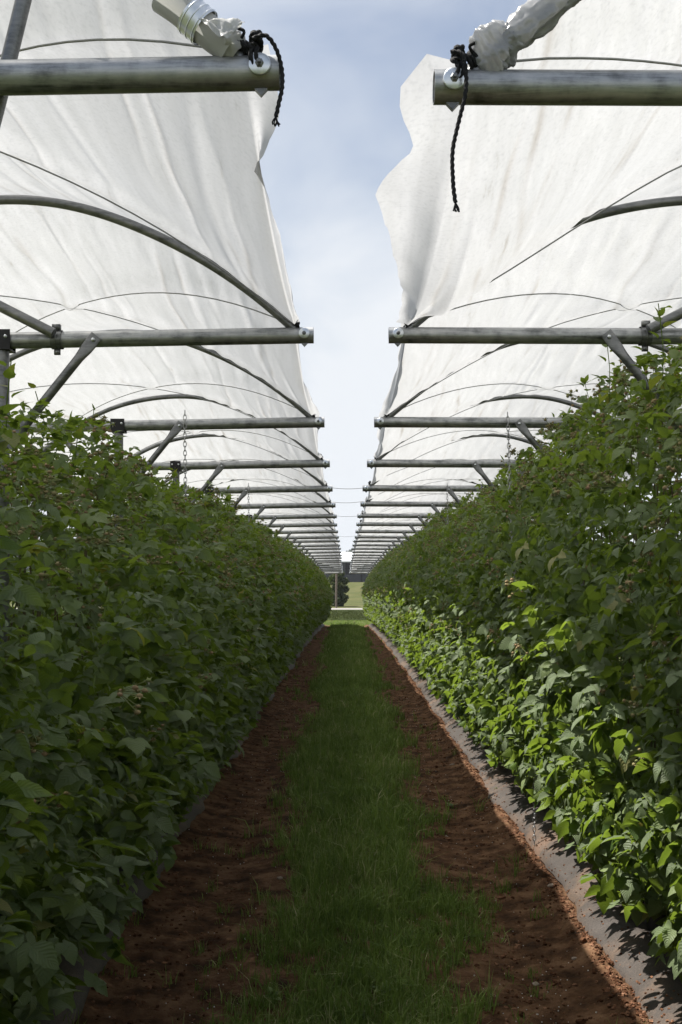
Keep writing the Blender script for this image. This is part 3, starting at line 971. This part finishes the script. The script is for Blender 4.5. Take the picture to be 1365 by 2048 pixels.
z2 = bar_z(2); z4 = bar_z(4)
chain([(-.90, bar_y(2) - .045, z2 + .06), (-.90, bar_y(2) - .048, z2 - .1), (-.895, bar_y(2) - .05, z2 - .5), (-.90, bar_y(2) - .05, z2 - .62)], 'short steel chain hanging from the third crossbar of the left row')
chain([(.905, bar_y(2) - .045, z2 + .05), (.91, bar_y(2) - .05, z2 - .1), (.93, bar_y(2) - .05, z2 - .7), (1.0, bar_y(2) + .0, z2 - 1.4), (1.075, bar_y(2) + .1, z2 - 1.95), (1.08, bar_y(2) + .1, z2 - 2.42)], 'long steel chain from the third crossbar of the right row down to the mat')
chain([(-.915, bar_y(4) - .045, z4 + .04), (-.915, bar_y(4) - .05, z4 - .1), (-.91, bar_y(4) - .05, z4 - .35)], 'steel chain hanging from the fifth crossbar of the left row')
chain([(.955, bar_y(4) - .045, z4 + .04), (.955, bar_y(4) - .05, z4 - .1), (.96, bar_y(4) - .05, z4 - .4)], 'steel chain hanging from the fifth crossbar of the right row')
for k, dz in ((4, .0), (5, .025), (6, .0), (9, .01)):
    m = MB(); y = bar_y(k); z = bar_z(k) + dz
    xs = np.linspace(-.15, .2, 14)
    sweep(m, np.stack([xs, xs * 0 + y - .033, z - 0.012 * np.sin((xs + .15) / .35 * math.pi) + .02 * (k % 2) * (xs)], 1), 0.0028, 6)
    tag(m.build('tie_wire', M['tie']), f'thin wire bridging the gap between the {ORD[k]} crossbars', 'wire', 'wires tying the two rows together')

# ------------------------------------------------------------------ raspberry plants
def leaf_block(n, P, A, Nn, Lg, Wd, droop, fold, rnd, rows, cols, mb, mat=0):
    """n leaflets at once. P base, A axis, Nn normal (n,3)"""
    t = np.linspace(0, 1, rows)
    s = np.linspace(-1, 1, cols)
    prof = np.clip(t, 1e-6, 1) ** 0.55 * (1 - t) ** 1.05
    prof = prof / prof.max()
    prof[-1] = 0.015; prof[0] = 0.06
    if rows >= 9:
        ser = np.where(np.arange(rows) % 2 == 0, 0.93, 1.07); prof = prof * ser
    B = np.cross(Nn, A)
    T = t[None, :, None]; SS = s[None, None, :]
    wv = prof[None, :, None] * SS * Wd[:, None, None]
    along = T * Lg[:, None, None] * (1 - 0.12 * droop[:, None, None] * T) - np.abs(SS) * prof[None, :, None] * Wd[:, None, None] * 0.12
    up = -droop[:, None, None] * T ** 2 * Lg[:, None, None] * 0.45 + (fold[:, None, None] * np.abs(SS) - 0.10 * SS ** 2) * prof[None, :, None] * Wd[:, None, None]
    wob = RNG.normal(0, 1, (n, 1, 1))
    up = up + 0.05 * Wd[:, None, None] * np.sin(T * 9 + wob * 3) * np.abs(SS)
    V = P[:, None, None, :] + A[:, None, None, :] * along[..., None] + B[:, None, None, :] * wv[..., None] + Nn[:, None, None, :] * up[..., None]
    V = V.reshape(-1, 3)
    gf = grid_faces(rows, cols)
    F = (gf[None] + (np.arange(n) * rows * cols)[:, None, None]).reshape(-1, 4)
    uv = np.stack(np.broadcast_arrays(t[:, None] + 0 * s[None, :], s[None, :] + 0 * t[:, None]), -1).reshape(-1, 2)
    mb.add(V, F, mat, uv=np.tile(uv, (n, 1)), rnd=np.repeat(rnd, rows * cols))


def norm(a): return a / (np.linalg.norm(a, axis=-1, keepdims=True) + 1e-9)


ZT = np.array([0.20, 0.40, 0.70, 1.05, 1.40, 1.75, 2.05, 2.25, 2.40])
HW = np.array([0.20, 0.38, 0.45, 0.50, 0.54, 0.52, 0.40, 0.24, 0.08])


def make_foliage(rs, ncomp, rows, cols, mb, top=2.3, big=1.0, mat=0):
    """compound leaves spread over a plant: most near the outside of the hedge, hanging outward"""
    z = 0.24 + (top - 0.24) * rs.random(ncomp) ** 0.92
    hw = np.interp(z * 2.35 / top, ZT, HW) * (1 + rs.normal(0, .07, ncomp))
    az = rs.random(ncomp) * 2 * math.pi
    sgn = np.where(rs.random(ncomp) < 0.5, -1, 1)
    depth = 1 - np.abs(rs.normal(0, 0.22, ncomp))
    inner = rs.random(ncomp) < 0.30
    depth = np.where(inner, rs.random(ncomp) * .7, depth)
    px = sgn * hw * np.clip(depth, 0, 1.1)
    py = (rs.random(ncomp) - .5) * 0.62
    # clumpiness: laterals
    px += 0.06 * np.sin(z * 17 + py * 11 + rs.random() * 6)
    P = np.stack([px, py, z], 1)
    yaw = rs.normal(0, 1.05, ncomp)
    o = np.stack([np.cos(yaw) * sgn, np.sin(yaw), 0 * yaw], 1)
    upf = np.clip((z - (top - 0.35)) / 0.35, 0, 1)
    pitch = rs.normal(0.55, 0.50, ncomp) - upf * rs.uniform(0.2, 1.6, ncomp)
    a = norm(o * np.cos(pitch)[:, None] + np.array([0, 0, -1]) * np.sin(pitch)[:, None])
    b = norm(np.cross(np.tile([0, 0, 1.0], (ncomp, 1)), a))
    n = norm(np.cross(a, b))
    roll = rs.normal(0, 0.6, ncomp)[:, None]
    n, b = n * np.cos(roll) + b * np.sin(roll), b * np.cos(roll) - n * np.sin(roll)
    size = rs.uniform(0.042, 0.090, ncomp) * big * np.interp(z, [.3, .9, 1.5, 2.3], [1.22, 1.05, .82, .6])
    young_lit = np.clip(np.clip((z - 1.2) / 1.1, 0, 1) * .5 + rs.random(ncomp) * .5 + (rs.random(ncomp) < .2) * .5, 0, .93) ** 1.2  # leaf age plus painted light: darker low down, brighter towards the top
    young_lit = np.where(rs.random(ncomp) < .010, 1.0, young_lit)
    LL = [(0.0, 1.0, 0.0), (62, .78, -0.12), (-62, .78, -0.12), (75, .62, -0.55), (-75, .62, -0.55)]
    for q, (ang, sc, back) in enumerate(LL):
        keep = np.ones(ncomp, bool) if q < 3 else rs.random(ncomp) < 0.45
        m_ = keep.sum()
        an = math.radians(ang) + rs.normal(0, .16, m_)[:, None]
        aa = a[keep] * np.cos(an) + b[keep] * np.sin(an)
        nn = norm(n[keep] + rs.normal(0, .26, (m_, 3)))
        aa = norm(aa - nn * np.sum(aa * nn, 1, keepdims=True))
        Lg = size[keep] * sc * rs.uniform(.88, 1.12, m_)
        pb = P[keep] + a[keep] * (back * size[keep])[:, None]
        leaf_block(m_, pb, aa, nn, Lg, Lg * rs.uniform(.25, .34, m_), rs.uniform(.3, 1.3, m_), rs.uniform(.1, .65, m_), np.where(young_lit[keep] > .97, 1.0, np.clip(young_lit[keep] + rs.normal(0, .06, m_), 0, .93)), rows, cols, mb, mat)
    # upright shoot tips above the canopy
    ns = 4
    sx_ = rs.normal(0, .17, ns); sy_ = rs.uniform(-.28, .28, ns); hz_ = rs.uniform(.0, .13, ns)
    for j in range(ns):
        b0 = np.array([sx_[j], sy_[j], top - .2]); tip = b0 + np.array([rs.normal(0, .05), rs.normal(0, .05), .15 + hz_[j]])
        sweep(mb, [b0, (b0 + tip) / 2 + rs.normal(0, .01, 3), tip], .0016, 4, caps=False, mat=mat, rnd=.8)
        nl = 14
        tt = rs.uniform(.05, 1, nl); pb = b0 + (tip - b0) * tt[:, None]
        azl = np.arange(nl) * 2.4 + rs.random() * 6; el = rs.normal(.25, .4, nl) + (tt - .6) * 1.2
        aa = np.stack([np.cos(azl) * np.cos(el), np.sin(azl) * np.cos(el), np.sin(el)], 1)
        bb = norm(np.cross(np.tile([0, 0, 1.0], (nl, 1)), aa)); nn = np.cross(aa, bb)
        Lg = rs.uniform(.035, .07, nl) * (1.25 - .5 * tt) * big
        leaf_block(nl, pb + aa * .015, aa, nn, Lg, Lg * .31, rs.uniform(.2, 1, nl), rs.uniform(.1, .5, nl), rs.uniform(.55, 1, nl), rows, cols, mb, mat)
    return P, o, z


def make_cluster(rs, mb, at=np.zeros(3), o=np.array([1., 0, 0]), lod=0, mat=0, sc=1.0):
    iv, if_ = ico()
    nk = 9 if lod == 0 else 5
    for j in range(nk):
        p = at + o * rs.uniform(-.01, .035) * sc + rs.normal(0, .018, 3) * sc
        r = rs.uniform(.0038, .0062) * sc * (1.25 if lod else 1)
        c = rs.random() ** 1.2
        if lod == 0:
            mb.add(iv * r * (1 + .25 * rs.random((len(iv), 1))) + p, if_, mat, rnd=c * .8)
            d = norm(rs.normal(0, 1, 3))
            for w in range(5):                       # sepals
                a_ = w * 1.2566 + rs.random()
                e1 = norm(np.cross(d, [0.3, .8, .5])); e2 = np.cross(d, e1)
                ax = e1 * math.cos(a_) + e2 * math.sin(a_); sd = np.cross(d, ax)
                mb.add([p + ax * r * .4 + sd * r * .6, p + ax * r * .4 - sd * r * .6, p + ax * r * 2.7 + d * r * .8], [[0, 1, 2]], mat, rnd=rs.choice([.1, .25, .45, 1.0], p=[.4, .3, .2, .1]))
            sweep(mb, [p, at - o * .03 * sc], 0.0011, 4, caps=False, mat=mat, rnd=.1)
        else:
            mb.add(iv[:12] * r + p, [[0, 11, 5], [0, 5, 1], [0, 1, 7], [0, 7, 10], [0, 10, 11], [1, 5, 9], [5, 11, 4], [11, 10, 2], [10, 7, 6], [7, 1, 8],
                   [3, 9, 4], [3, 4, 2], [3, 2, 6], [3, 6, 8], [3, 8, 9], [4, 9, 5], [2, 4, 11], [6, 2, 10], [8, 6, 7], [9, 8, 1]], mat, rnd=c * .9)


def pot_mesh():
    m = MB()
    lathe(m, [(0.0, 0.0), (0.095, 0.0), (0.10, 0.01), (0.122, 0.235), (0.131, 0.237), (0.133, 0.262), (0.124, 0.264), (0.118, 0.24), (0.0, 0.235)], 24)
    return m.mesh('pot', M['pot'])


POT = pot_mesh()
CLUSTERS = []
for j in range(5):
    m = MB(); make_cluster(np.random.default_rng(40 + j), m)
    CLUSTERS.append(m.mesh('fruit_cluster', M['fruit']))


def make_near(seed):
    rs = np.random.default_rng(seed)
    root = empty('raspberry_plant')
    link('pot', POT, root)
    for c in range(5):
        a = rs.uniform(0, 6.28); b = rs.uniform(0.05, .32); h = rs.uniform(1.7, 2.2)
        tipx, tipy = math.cos(a) * b, math.sin(a) * b * .7
        m = MB()
        P = spline([(math.cos(a) * .04, math.sin(a) * .04, .2), (tipx * .35, tipy * .35, h * .45), (tipx * .7, tipy * .7, h * .8), (tipx * 1.1, tipy * 1.1, h)], 16)
        sweep(m, P, np.linspace(.0055, .0025, 16), 8)
        m.build('cane', M['cane'], root)
    m = MB()
    P, o, z = make_foliage(rs, 960, 9, 5, m)
    m.build('leaves', M['leaf'], root)
    idx = np.where((z > 0.9) & (np.abs(P[:, 0]) > .15))[0]
    idx = rs.choice(idx, 42, replace=False, p=(z[idx] ** 2.2) / np.sum(z[idx] ** 2.2))
    for j in idx:
        c = link('fruit_cluster', CLUSTERS[int(rs.integers(5))], root)
        c.location = P[j] + o[j] * rs.uniform(.02, .08) + np.array([0, 0, rs.uniform(0, .03)])
        c.rotation_euler = (rs.uniform(-.5, .5), rs.uniform(-.5, .5), rs.uniform(0, 6.28))
        c.scale = [rs.uniform(.8, 1.2)] * 3
    return root


def make_far(seed):
    rs = np.random.default_rng(seed)
    root = empty('raspberry_plant')
    link('pot', POT, root)
    m = MB()
    P, o, z = make_foliage(rs, 680, 5, 3, m, big=1.08)
    idx = rs.choice(np.where(z > 0.8)[0], 64, replace=False)
    for j in idx:
        make_cluster(rs, m, P[j] + o[j] * .04, o[j], 1, 1, 1.2)
    for c in range(4):
        a = rs.uniform(0, 6.28); b = rs.uniform(0.05, .3)
        sweep(m, [(0, 0, .2), (math.cos(a) * b * .5, math.sin(a) * b * .5, 1.2), (math.cos(a) * b, math.sin(a) * b, 2.0)], .005, 5, mat=2)
    m.build('leaves', [M['leaf'], M['fruit'], M['cane']], root)
    return root


NEAR = [make_near(300 + i) for i in range(5)]
FAR = [make_far(400 + i) for i in range(5)]
note_kids()
PS = 0.42
used = set()
NUM = ['first', 'second', 'third', 'fourth', 'fifth', 'sixth']
for side in ('left', 'right'):
    xc, g = ROW[side]
    i = 0
    y = -5.1  # unseen plants added behind the camera block sky light on the foreground
    count = {}
    kb = 0
    while y < Y_END - 0.5:
        near = 1.4 < y < 13.0
        pool = NEAR if near else FAR
        src = pool[(i * 3 + (1 if side == 'left' else 0) + random.randint(0, 1)) % 5]
        if src.name in used:
            o = copy_tree(src)
        else:
            o = src; used.add(src.name)
        wid = (np.interp(y, [5, 25], [1.12, 1.0]) if side == 'left' else 0.98) * random.uniform(.93, 1.07)
        hgt = random.uniform(.93, 1.045) * (np.interp(y, [3, 7, 20], [.885, .92, .965]) if side == 'left' else 1.0)
        o.location = (xc + (.035 if side == 'left' else .045) + random.uniform(-.02, .02), y + random.uniform(-.04, .04), float(land(y)) + MAT_Z - 0.02)
        o.rotation_euler = (0, 0, random.choice([0, math.pi]) + random.uniform(-.12, .12))
        if y < 3.4: hgt *= .96
        wid *= random.uniform(.93, 1.07)
        o.scale = (wid, 1.0, hgt)
        kb = int((y - D0) // DS)
        count[kb] = count.get(kb, 0) + 1
        if kb < -1:
            lab = f'unseen raspberry plant added to the {side} row, behind the camera to block sky light'
        elif kb < 0:
            lab = f'leafy raspberry plant of the {side} row standing in front of its first crossbar'
        else:
            lab = f'leafy raspberry plant of the {side} row, {NUM[count[kb] - 1]} one past the {ORD[min(kb, NB - 1)]} crossbar'
        tag(o, lab, 'raspberry plant', f'potted raspberry plants of the {side} row')
        y += PS; i += 1
for o in NEAR + FAR:
    if o.name not in used:
        for c in list(KIDS.get(o.name, [])): bpy.data.objects.remove(c)
        bpy.data.objects.remove(o)

# ------------------------------------------------------------------ grass along the aisle, clods, stones, weeds
def blades(n, xs, ys, zs, h, w, mb, rs, tone=0.0):
    az = rs.random(n) * 2 * math.pi
    lean = np.abs(rs.normal(0.35, .38, n))
    d = np.stack([np.cos(az), np.sin(az), 0 * az], 1)
    s = np.stack([-np.sin(az + rs.normal(0, .8, n)), np.cos(az), 0 * az], 1)
    B = np.stack([xs, ys, zs], 1)
    mid = B + np.array([0, 0, 1]) * (h * .55)[:, None] + d * (h * lean * .35)[:, None]
    tip = B + np.array([0, 0, 1]) * (h * (1 - .35 * lean))[:, None] + d * (h * lean * 1.1)[:, None]
    V = np.stack([B - s * w[:, None], B + s * w[:, None], mid - s * w[:, None] * .8, mid + s * w[:, None] * .8, tip], 1).reshape(-1, 3)
    b = np.arange(n)[:, None] * 5
    rn = np.repeat(np.clip(rs.random(n) * .85 + tone + (rs.random(n) < .06) * .3, 0, 1), 5)
    k = mb.n
    mb.add(V, b + np.array([[0, 1, 3, 2]]), rnd=rn)
    mb.f.append(b + np.array([[2, 3, 4]]) + k); mb.mi.append(np.zeros(n))


def grass_density(x, y):
    e = (fbm(x * 2.2, y * 1.4, 61, 4) - .5)
    wide = np.interp(y, [3, 8, 14, 25, 50], [.36, .37, .40, .46, .62])
    core = 1 / (1 + np.exp((np.abs(x - np.interp(y, [3, 9, 20], [.10, .07, .03])) - wide + np.interp(y, [3, 9], [.03, 0]) - e * .5) / 0.05))
    return np.clip(core * (0.35 + 1.2 * fbm(x * 5, y * 5, 71, 3)), 0, 1) + 0.03 * (fbm(x * 3, y * 3, 81, 3) > .62)


rs = np.random.default_rng(77)
gm = MB()
for (y0, y1, nt_, per, hh, ww) in ((3.0, 6.5, 5200, 13, .085, .0019), (6.5, 12, 6000, 11, .095, .0026), (12, 24, 6500, 9, .10, .0042), (24, Y_END + .5, 6500, 8, .10, .008)):
    cx = rs.uniform(-.95, 1.0, nt_ * 2); cy = rs.uniform(y0, y1, nt_ * 2)
    keep = rs.random(nt_ * 2) < grass_density(cx, cy)
    cx, cy = cx[keep], cy[keep]
    th_ = rs.lognormal(0, .38, len(cx)) * hh * .85 * (0.45 + 1.0 * fbm(cx * 4, cy * 3, 91, 3))
    tone = np.repeat(rs.normal(0, .17, len(cx)) + .7 * (fbm(cx * 2.3, cy * 1.1, 131, 3) - .47), per)
    xs = np.repeat(cx, per) + rs.normal(0, .016, len(cx) * per); ys = np.repeat(cy, per) + rs.normal(0, .02, len(cx) * per)
    h = np.repeat(th_, per) * rs.uniform(.4, 1.25, len(xs))
    blades(len(xs), xs, ys, soil_h(xs, ys) - .006, h, ww * rs.uniform(.6, 1.4, len(xs)), gm, rs, tone)
# sunlit turf just past the rows
n = 16000
xs = rs.uniform(-6, 6, n); ys = rs.uniform(Y_END + .3, 60.2, n)
blades(n, xs, ys, land(ys) - .02, rs.uniform(.02, .05, n), rs.uniform(.008, .014, n), gm, rs)
tag(gm.build('grass', M['grass'], smooth=False), 'short uneven grass down the middle of the soil aisle', 'grass', kind='stuff')
n = 26000
vm = MB()
xs = rs.uniform(-8, 8, n); ys = 60.5 + 24 * rs.random(n)
blades(n, xs, ys, land(ys) + .02, rs.uniform(.05, .13, n) * np.clip((85 - ys) / 8, .15, 1), rs.uniform(.010, .02, n), vm, rs)
M['verge_blade'] = rnd_mat('verge_blade', [(0.0, (0.030, 0.042, 0.010)), (1.0, (0.085, 0.095, 0.030))], 0.75, 0.25, (0.07, 0.09, 0.02), 0.15)
tag(vm.build('verge_grass', M['verge_blade'], smooth=False), 'longer dark grass between the row ends and the pale road', 'grass', kind='stuff')

iv, if_ = ico()
cm = MB()
for j in range(8500):
    y = 3.2 + 20 * random.random() ** 1.7
    if random.random() < .38:
        x = random.gauss(1.03, .035)
    else:
        x = random.choice([random.gauss(.74, .18), random.gauss(-.72, .18)])
    if abs(x) > 1.12: continue
    r = random.uniform(.0025, .0085) * (1.9 if random.random() < .05 else 1)
    sc = np.array([random.uniform(.7, 1.4), random.uniform(.7, 1.4), random.uniform(.5, .9)])
    V = iv * r * sc * (1 + .9 * (RNG.random((len(iv), 1)) - .5)) + np.array([x, y, float(soil_h(x, y)) + r * .15])
    cm.add(V, if_, rnd=random.random())
for j in range(700):                      # crumbs spilt over the mat's edge
    y = 3.2 + 14 * random.random() ** 1.6
    q = abs(random.gauss(0, .07)) if random.random() < .8 else random.uniform(0, .28)
    x = float(mat_x0(np.array([y]), 1.06, 1, 47)[0]) + q * .92
    r = random.uniform(.0018, .006)
    V = iv * r * np.array([1, 1, .7]) * (1 + .9 * (RNG.random((len(iv), 1)) - .5)) + np.array([x, y, float(mat_h(np.array([y]), np.array([q]), 47)[0]) + r * .3])
    cm.add(V, if_, rnd=random.random())
tag(cm.build('soil_clods', M['clod'], smooth=False), 'loose reddish crumbs of soil along the aisle edges', 'soil crumbs', kind='stuff')
fm = MB()
for j in range(700):
    y = 3.4 + 12 * random.random() ** 1.6
    x = random.choice([random.gauss(.80, .14), random.gauss(.55, .15), random.gauss(-.6, .2)])
    if abs(x) > 1.0: continue
    r = random.uniform(.0015, .0035)
    fm.add(iv[:12] * r + np.array([x, y, float(soil_h(x, y)) + r * .6]), if_[:0].reshape(0, 3) if False else np.array([[0, 11, 5], [0, 5, 1], [0, 1, 7], [0, 7, 10], [0, 10, 11], [1, 5, 9], [5, 11, 4], [11, 10, 2], [10, 7, 6], [7, 1, 8], [3, 9, 4], [3, 4, 2], [3, 2, 6], [3, 6, 8], [3, 8, 9], [4, 9, 5], [2, 4, 11], [6, 2, 10], [8, 6, 7], [9, 8, 1]]))
M['speck'] = surf_mat('white_grit', [(0.3, (0.5, 0.48, 0.45)), (0.7, (0.75, 0.73, 0.7))], 50, rough=0.8)
tag(fm.build('grit', M['speck']), 'tiny white specks of grit scattered on the dark soil', 'grit', kind='stuff')


def at_px(px, py, h=CAM_H):
    """a point on the ground plane of the near aisle from the photograph's pixel"""
    d = 2200 * h / (py - 1170)
    return (px - 692) * d / 2200, d


for (px, py, r, lab) in ((1072, 1962, .016, 'pale flat stone on the soil nearest the camera, right of the grass'),
                         (1102, 1790, .018, 'small dark stone half sunk in the soil beside the right mat'),
                         (905, 1532, .022, 'pale stone on the soil where the right aisle edge narrows'),
                         (1150, 1925, .013, 'long thin pale stone close to the sunlit soil edge'),
                         (560, 1765, .017, 'lone pale stone at the left side of the grass')):
    x, y = at_px(px, py)
    m = MB()
    V = iv * r * np.array([1.3, .9, .45]) * (1 + .3 * (RNG.random((len(iv), 1)) - .5))
    m.add(V, if_)
    o = m.build('stone', M['stone'])
    o.location = (x, y, float(soil_h(x, y)) + r * .2)
    o.rotation_euler = (0, 0, random.uniform(0, 3))
    tag(o, lab, 'stone', 'stones lying on the soil')


def weed(px, py, nl, size, lab, dz=0.0, up=.5):
    x, y = at_px(px, py)
    rs = np.random.default_rng(int(px))
    root = empty('weed', (x, y, float(soil_h(x, y)) + dz))
    m = MB()
    az = np.linspace(0, 6.28, nl, endpoint=False) + rs.normal(0, .3, nl)
    el = rs.normal(up, .25, nl)
    a = np.stack([np.cos(az) * np.cos(el), np.sin(az) * np.cos(el), np.sin(el)], 1)
    b = norm(np.cross(np.tile([0, 0, 1.0], (nl, 1)), a)); n = np.cross(a, b)
    st = rs.uniform(.1, 1.0, nl)[:, None] * size * .7
    Lg = size * rs.uniform(.6, 1.1, nl)
    leaf_block(nl, a * st * .5 + np.array([0, 0, 1]) * st * .5, a, n, Lg, Lg * .3, rs.uniform(.3, .9, nl), rs.uniform(.1, .4, nl), rs.random(nl), 9, 5, m)
    m.build('leaves', M['weed'], root)
    m = MB()
    for j in range(nl):
        sweep(m, [(0, 0, 0), tuple(a[j] * st[j] * .5 + np.array([0, 0, .5]) * st[j])], 0.0012, 5)
    m.build('stem', M['weed'], root)
    tag(root, lab, 'weed', 'weeds on the aisle floor')


weed(545, 2015, 7, .05, 'broad leaved seedling in the grass nearest the camera')
weed(998, 1600, 14, .05, 'small bright weed growing at the edge of the right mat', .02, .8)
weed(905, 1612, 8, .05, 'low green weed on bare soil right of the grass')
weed(770, 2010, 12, .05, 'pale tuft of narrow leaves in the near grass, right of the seedling', 0, .9)
weed(640, 1725, 12, .045, 'low pale weed at the left edge of the grass')

# ------------------------------------------------------------------ beyond the rows
def shed():
    yb = 150.0
    zb = float(land(yb)) + 0.0
    root = empty('shed', (1.0, yb, zb))
    x0, x1 = -13.0, 15.0
    m = MB()
    ox0, ox1 = -1.05, 0.35           # opening, relative to the shed's origin
    box(m, ((x0 + ox0) / 2, .15, 1.43), (ox0 - x0, .3, 2.86)); box(m, ((x1 + ox1) / 2, .15, 1.43), (x1 - ox1, .3, 2.86))
    box(m, ((ox0 + ox1) / 2, .15, .5), (ox1 - ox0, .298, 1.0))
    box(m, ((x0 + x1) / 2, 11.85, 1.43), (x1 - x0, .3, 2.86)); box(m, (x0 + .15, 6, 1.43), (.3, 11.4, 2.86)); box(m, (x1 - .15, 6, 1.43), (.3, 11.4, 2.86))
    m.build('wall', M['shed_wall'], root, smooth=False)
    m = MB()
    for j in range(7):
        box(m, (x0 + 2 + j * 4.05, -.06, 1.45), (.22, .1, 2.7))
    m.build('cladding_posts', M['shed_dark'], root, smooth=False)
    m = MB(); box(m, ((ox0 + ox1) / 2, .32, 1.9), (ox1 - ox0 - .02, .05, 1.75)); m.build('door', M['shed_dark'], root, smooth=False)
    m = MB()
    n = 120
    xs = np.linspace(x0 - .4, x1 + .4, n)
    rib = 0.02 * (np.arange(n) % 2)
    rows = []
    for (yy, zz) in ((-.5, 2.78), (6, 4.25), (12.5, 2.78)):
        rows.append(np.stack([xs, np.full(n, yy), zz + rib], 1))
    m.add(np.concatenate(rows), grid_faces(3, n))
    m.add(np.concatenate(rows) - np.array([0, 0, .08]), grid_faces(3, n)[:, ::-1])
    box(m, ((x0 + x1) / 2, -.5, 2.76), (x1 - x0 + .8, .05, .16))
    m.build('roof', M['shed_roof'], root, smooth=False)
    tag(root, 'long low dark shed with white roof beyond the field', 'shed')


shed()


def leaf_cloud(mb, c, r, n, size, rs, rn0=0.0):
    d = norm(rs.normal(0, 1, (n, 3)))
    rad = rs.random(n)[:, None] ** .4
    P = c + d * r * rad
    a = norm(rs.normal(0, 1, (n, 3))); b = norm(np.cross(a, rs.normal(0, 1, (n, 3))))
    s = size * rs.uniform(.6, 1.4, n)[:, None]
    V = np.stack([P - a * s, P + b * s * .55, P + a * s, P - b * s * .55], 1).reshape(-1, 3)
    mb.add(V, np.arange(n * 4).reshape(n, 4), rnd=np.repeat(np.clip(rs.random(n) * .8 + rn0, 0, 1), 4))


def tree(name, x, y, h, cr, lab, cat, trunk_h, seed, leaf='tree_leaf', group=None, nleaf=2600, size=.12, tr=.12):
    rs = np.random.default_rng(seed)
    root = empty(name, (x, y, float(land(y)) - .03))
    m = MB()
    top = h * .75
    sweep(m, spline([(0, 0, -.1), (.05 * h * rs.normal(0, .2), 0, trunk_h), (0.1 * rs.normal(), .1 * rs.normal(), top)], 14), np.linspace(tr, tr * .3, 14), 10)
    for j in range(7):
        a = rs.uniform(0, 6.28); z0 = trunk_h + (top - trunk_h) * rs.random() * .7
        sweep(m, spline([(0, 0, z0), (math.cos(a) * cr * .4, math.sin(a) * cr * .4, z0 + .12 * h), (math.cos(a) * cr * .8, math.sin(a) * cr * .8, z0 + .2 * h)], 8), np.linspace(tr * .4, tr * .1, 8), 6)
    m.build('trunk', M['bark'], root)
    m = MB()
    nc = 22
    for j in range(nc):
        zc = trunk_h * .8 + (h - trunk_h * .8) * rs.random()
        k = math.sin(math.pi * np.clip((zc - trunk_h * .5) / (h * 1.05 - trunk_h * .5), 0, 1)) ** .6
        a = rs.uniform(0, 6.28); rr = cr * k * rs.uniform(.2, .85)
        leaf_cloud(m, np.array([math.cos(a) * rr, math.sin(a) * rr, zc]), np.array([1, 1, .75]) * cr * (rs.uniform(.45, .7) if name == 'bush' else rs.uniform(.25, .45)), nleaf // nc, size, rs, rs.uniform(-.1, .25))
    m.build('crown', M[leaf], root, smooth=False)
    tag(root, lab, cat, group)
    return root


tree('bush', -0.70, 97.0, 2.9, .85, 'dark dense bush beside the wooden post across the pale road', 'bush', .1, 501, nleaf=7000, size=.15, tr=.06)
tree('broadleaf_tree', 3.5, 172.0, 7.4, 3.0, 'tall tree rising behind the right end of the white roof', 'tree', 2.0, 502, nleaf=3000, size=.28, tr=.25)
m = MB()
sweep(m, [(0, 0, -.1), (0.0, 0, 1.5), (0.02, 0, 3.1)], .085, 12)
box(m, (0.02, 0, 3.06), (.2, .2, .05))
o = m.build('wooden_post', M['wood'])
o.location = (-0.80, 93.0, float(land(93)))
tag(o, 'weathered wooden post standing beside the dark bush past the road', 'post')

m = MB()
rs = np.random.default_rng(900)
for j in range(150):
    x = rs.uniform(-170, 170) if j > 22 else rs.uniform(-14, 14)
    y = rs.uniform(395, 430)
    hh = 7.5 + 4.5 * vnoise(np.array([x * .12]), np.array([1.0]), 5)[0] + rs.uniform(-1, 1)
    for q in range(3):
        leaf_cloud(m, np.array([x + rs.uniform(-2, 2), y, float(land(y)) + hh * (.35 + .27 * q)]), np.array([4.2, 3, 2.6]) * (1.1 - .22 * q), 170, .55, rs)
tag(m.build('treeline', M['far_leaf'], smooth=False), 'far bluish belt of trees on the rise behind the shed', 'trees', kind='stuff')

# ------------------------------------------------------------------ summer haze over the fields
m = MB()
box(m, (0, 720, 11.0), (1260, 1600, 25))
hm = bpy.data.materials.new('haze_air')
hm.use_nodes = True
ht = hm.node_tree
ht.nodes.clear()
ho = ht.nodes.new('ShaderNodeOutputMaterial')
hv = ht.nodes.new('ShaderNodeVolumePrincipled')
hv.inputs['Color'].default_value = (.86, .92, 1, 1)
hv.inputs['Density'].default_value = .0003
hv.inputs['Anisotropy'].default_value = .2
ht.links.new(hv.outputs[0], ho.inputs['Volume'])
tag(m.build('haze', hm, smooth=False), 'thin pale summer haze over the fields', 'haze', kind='stuff')
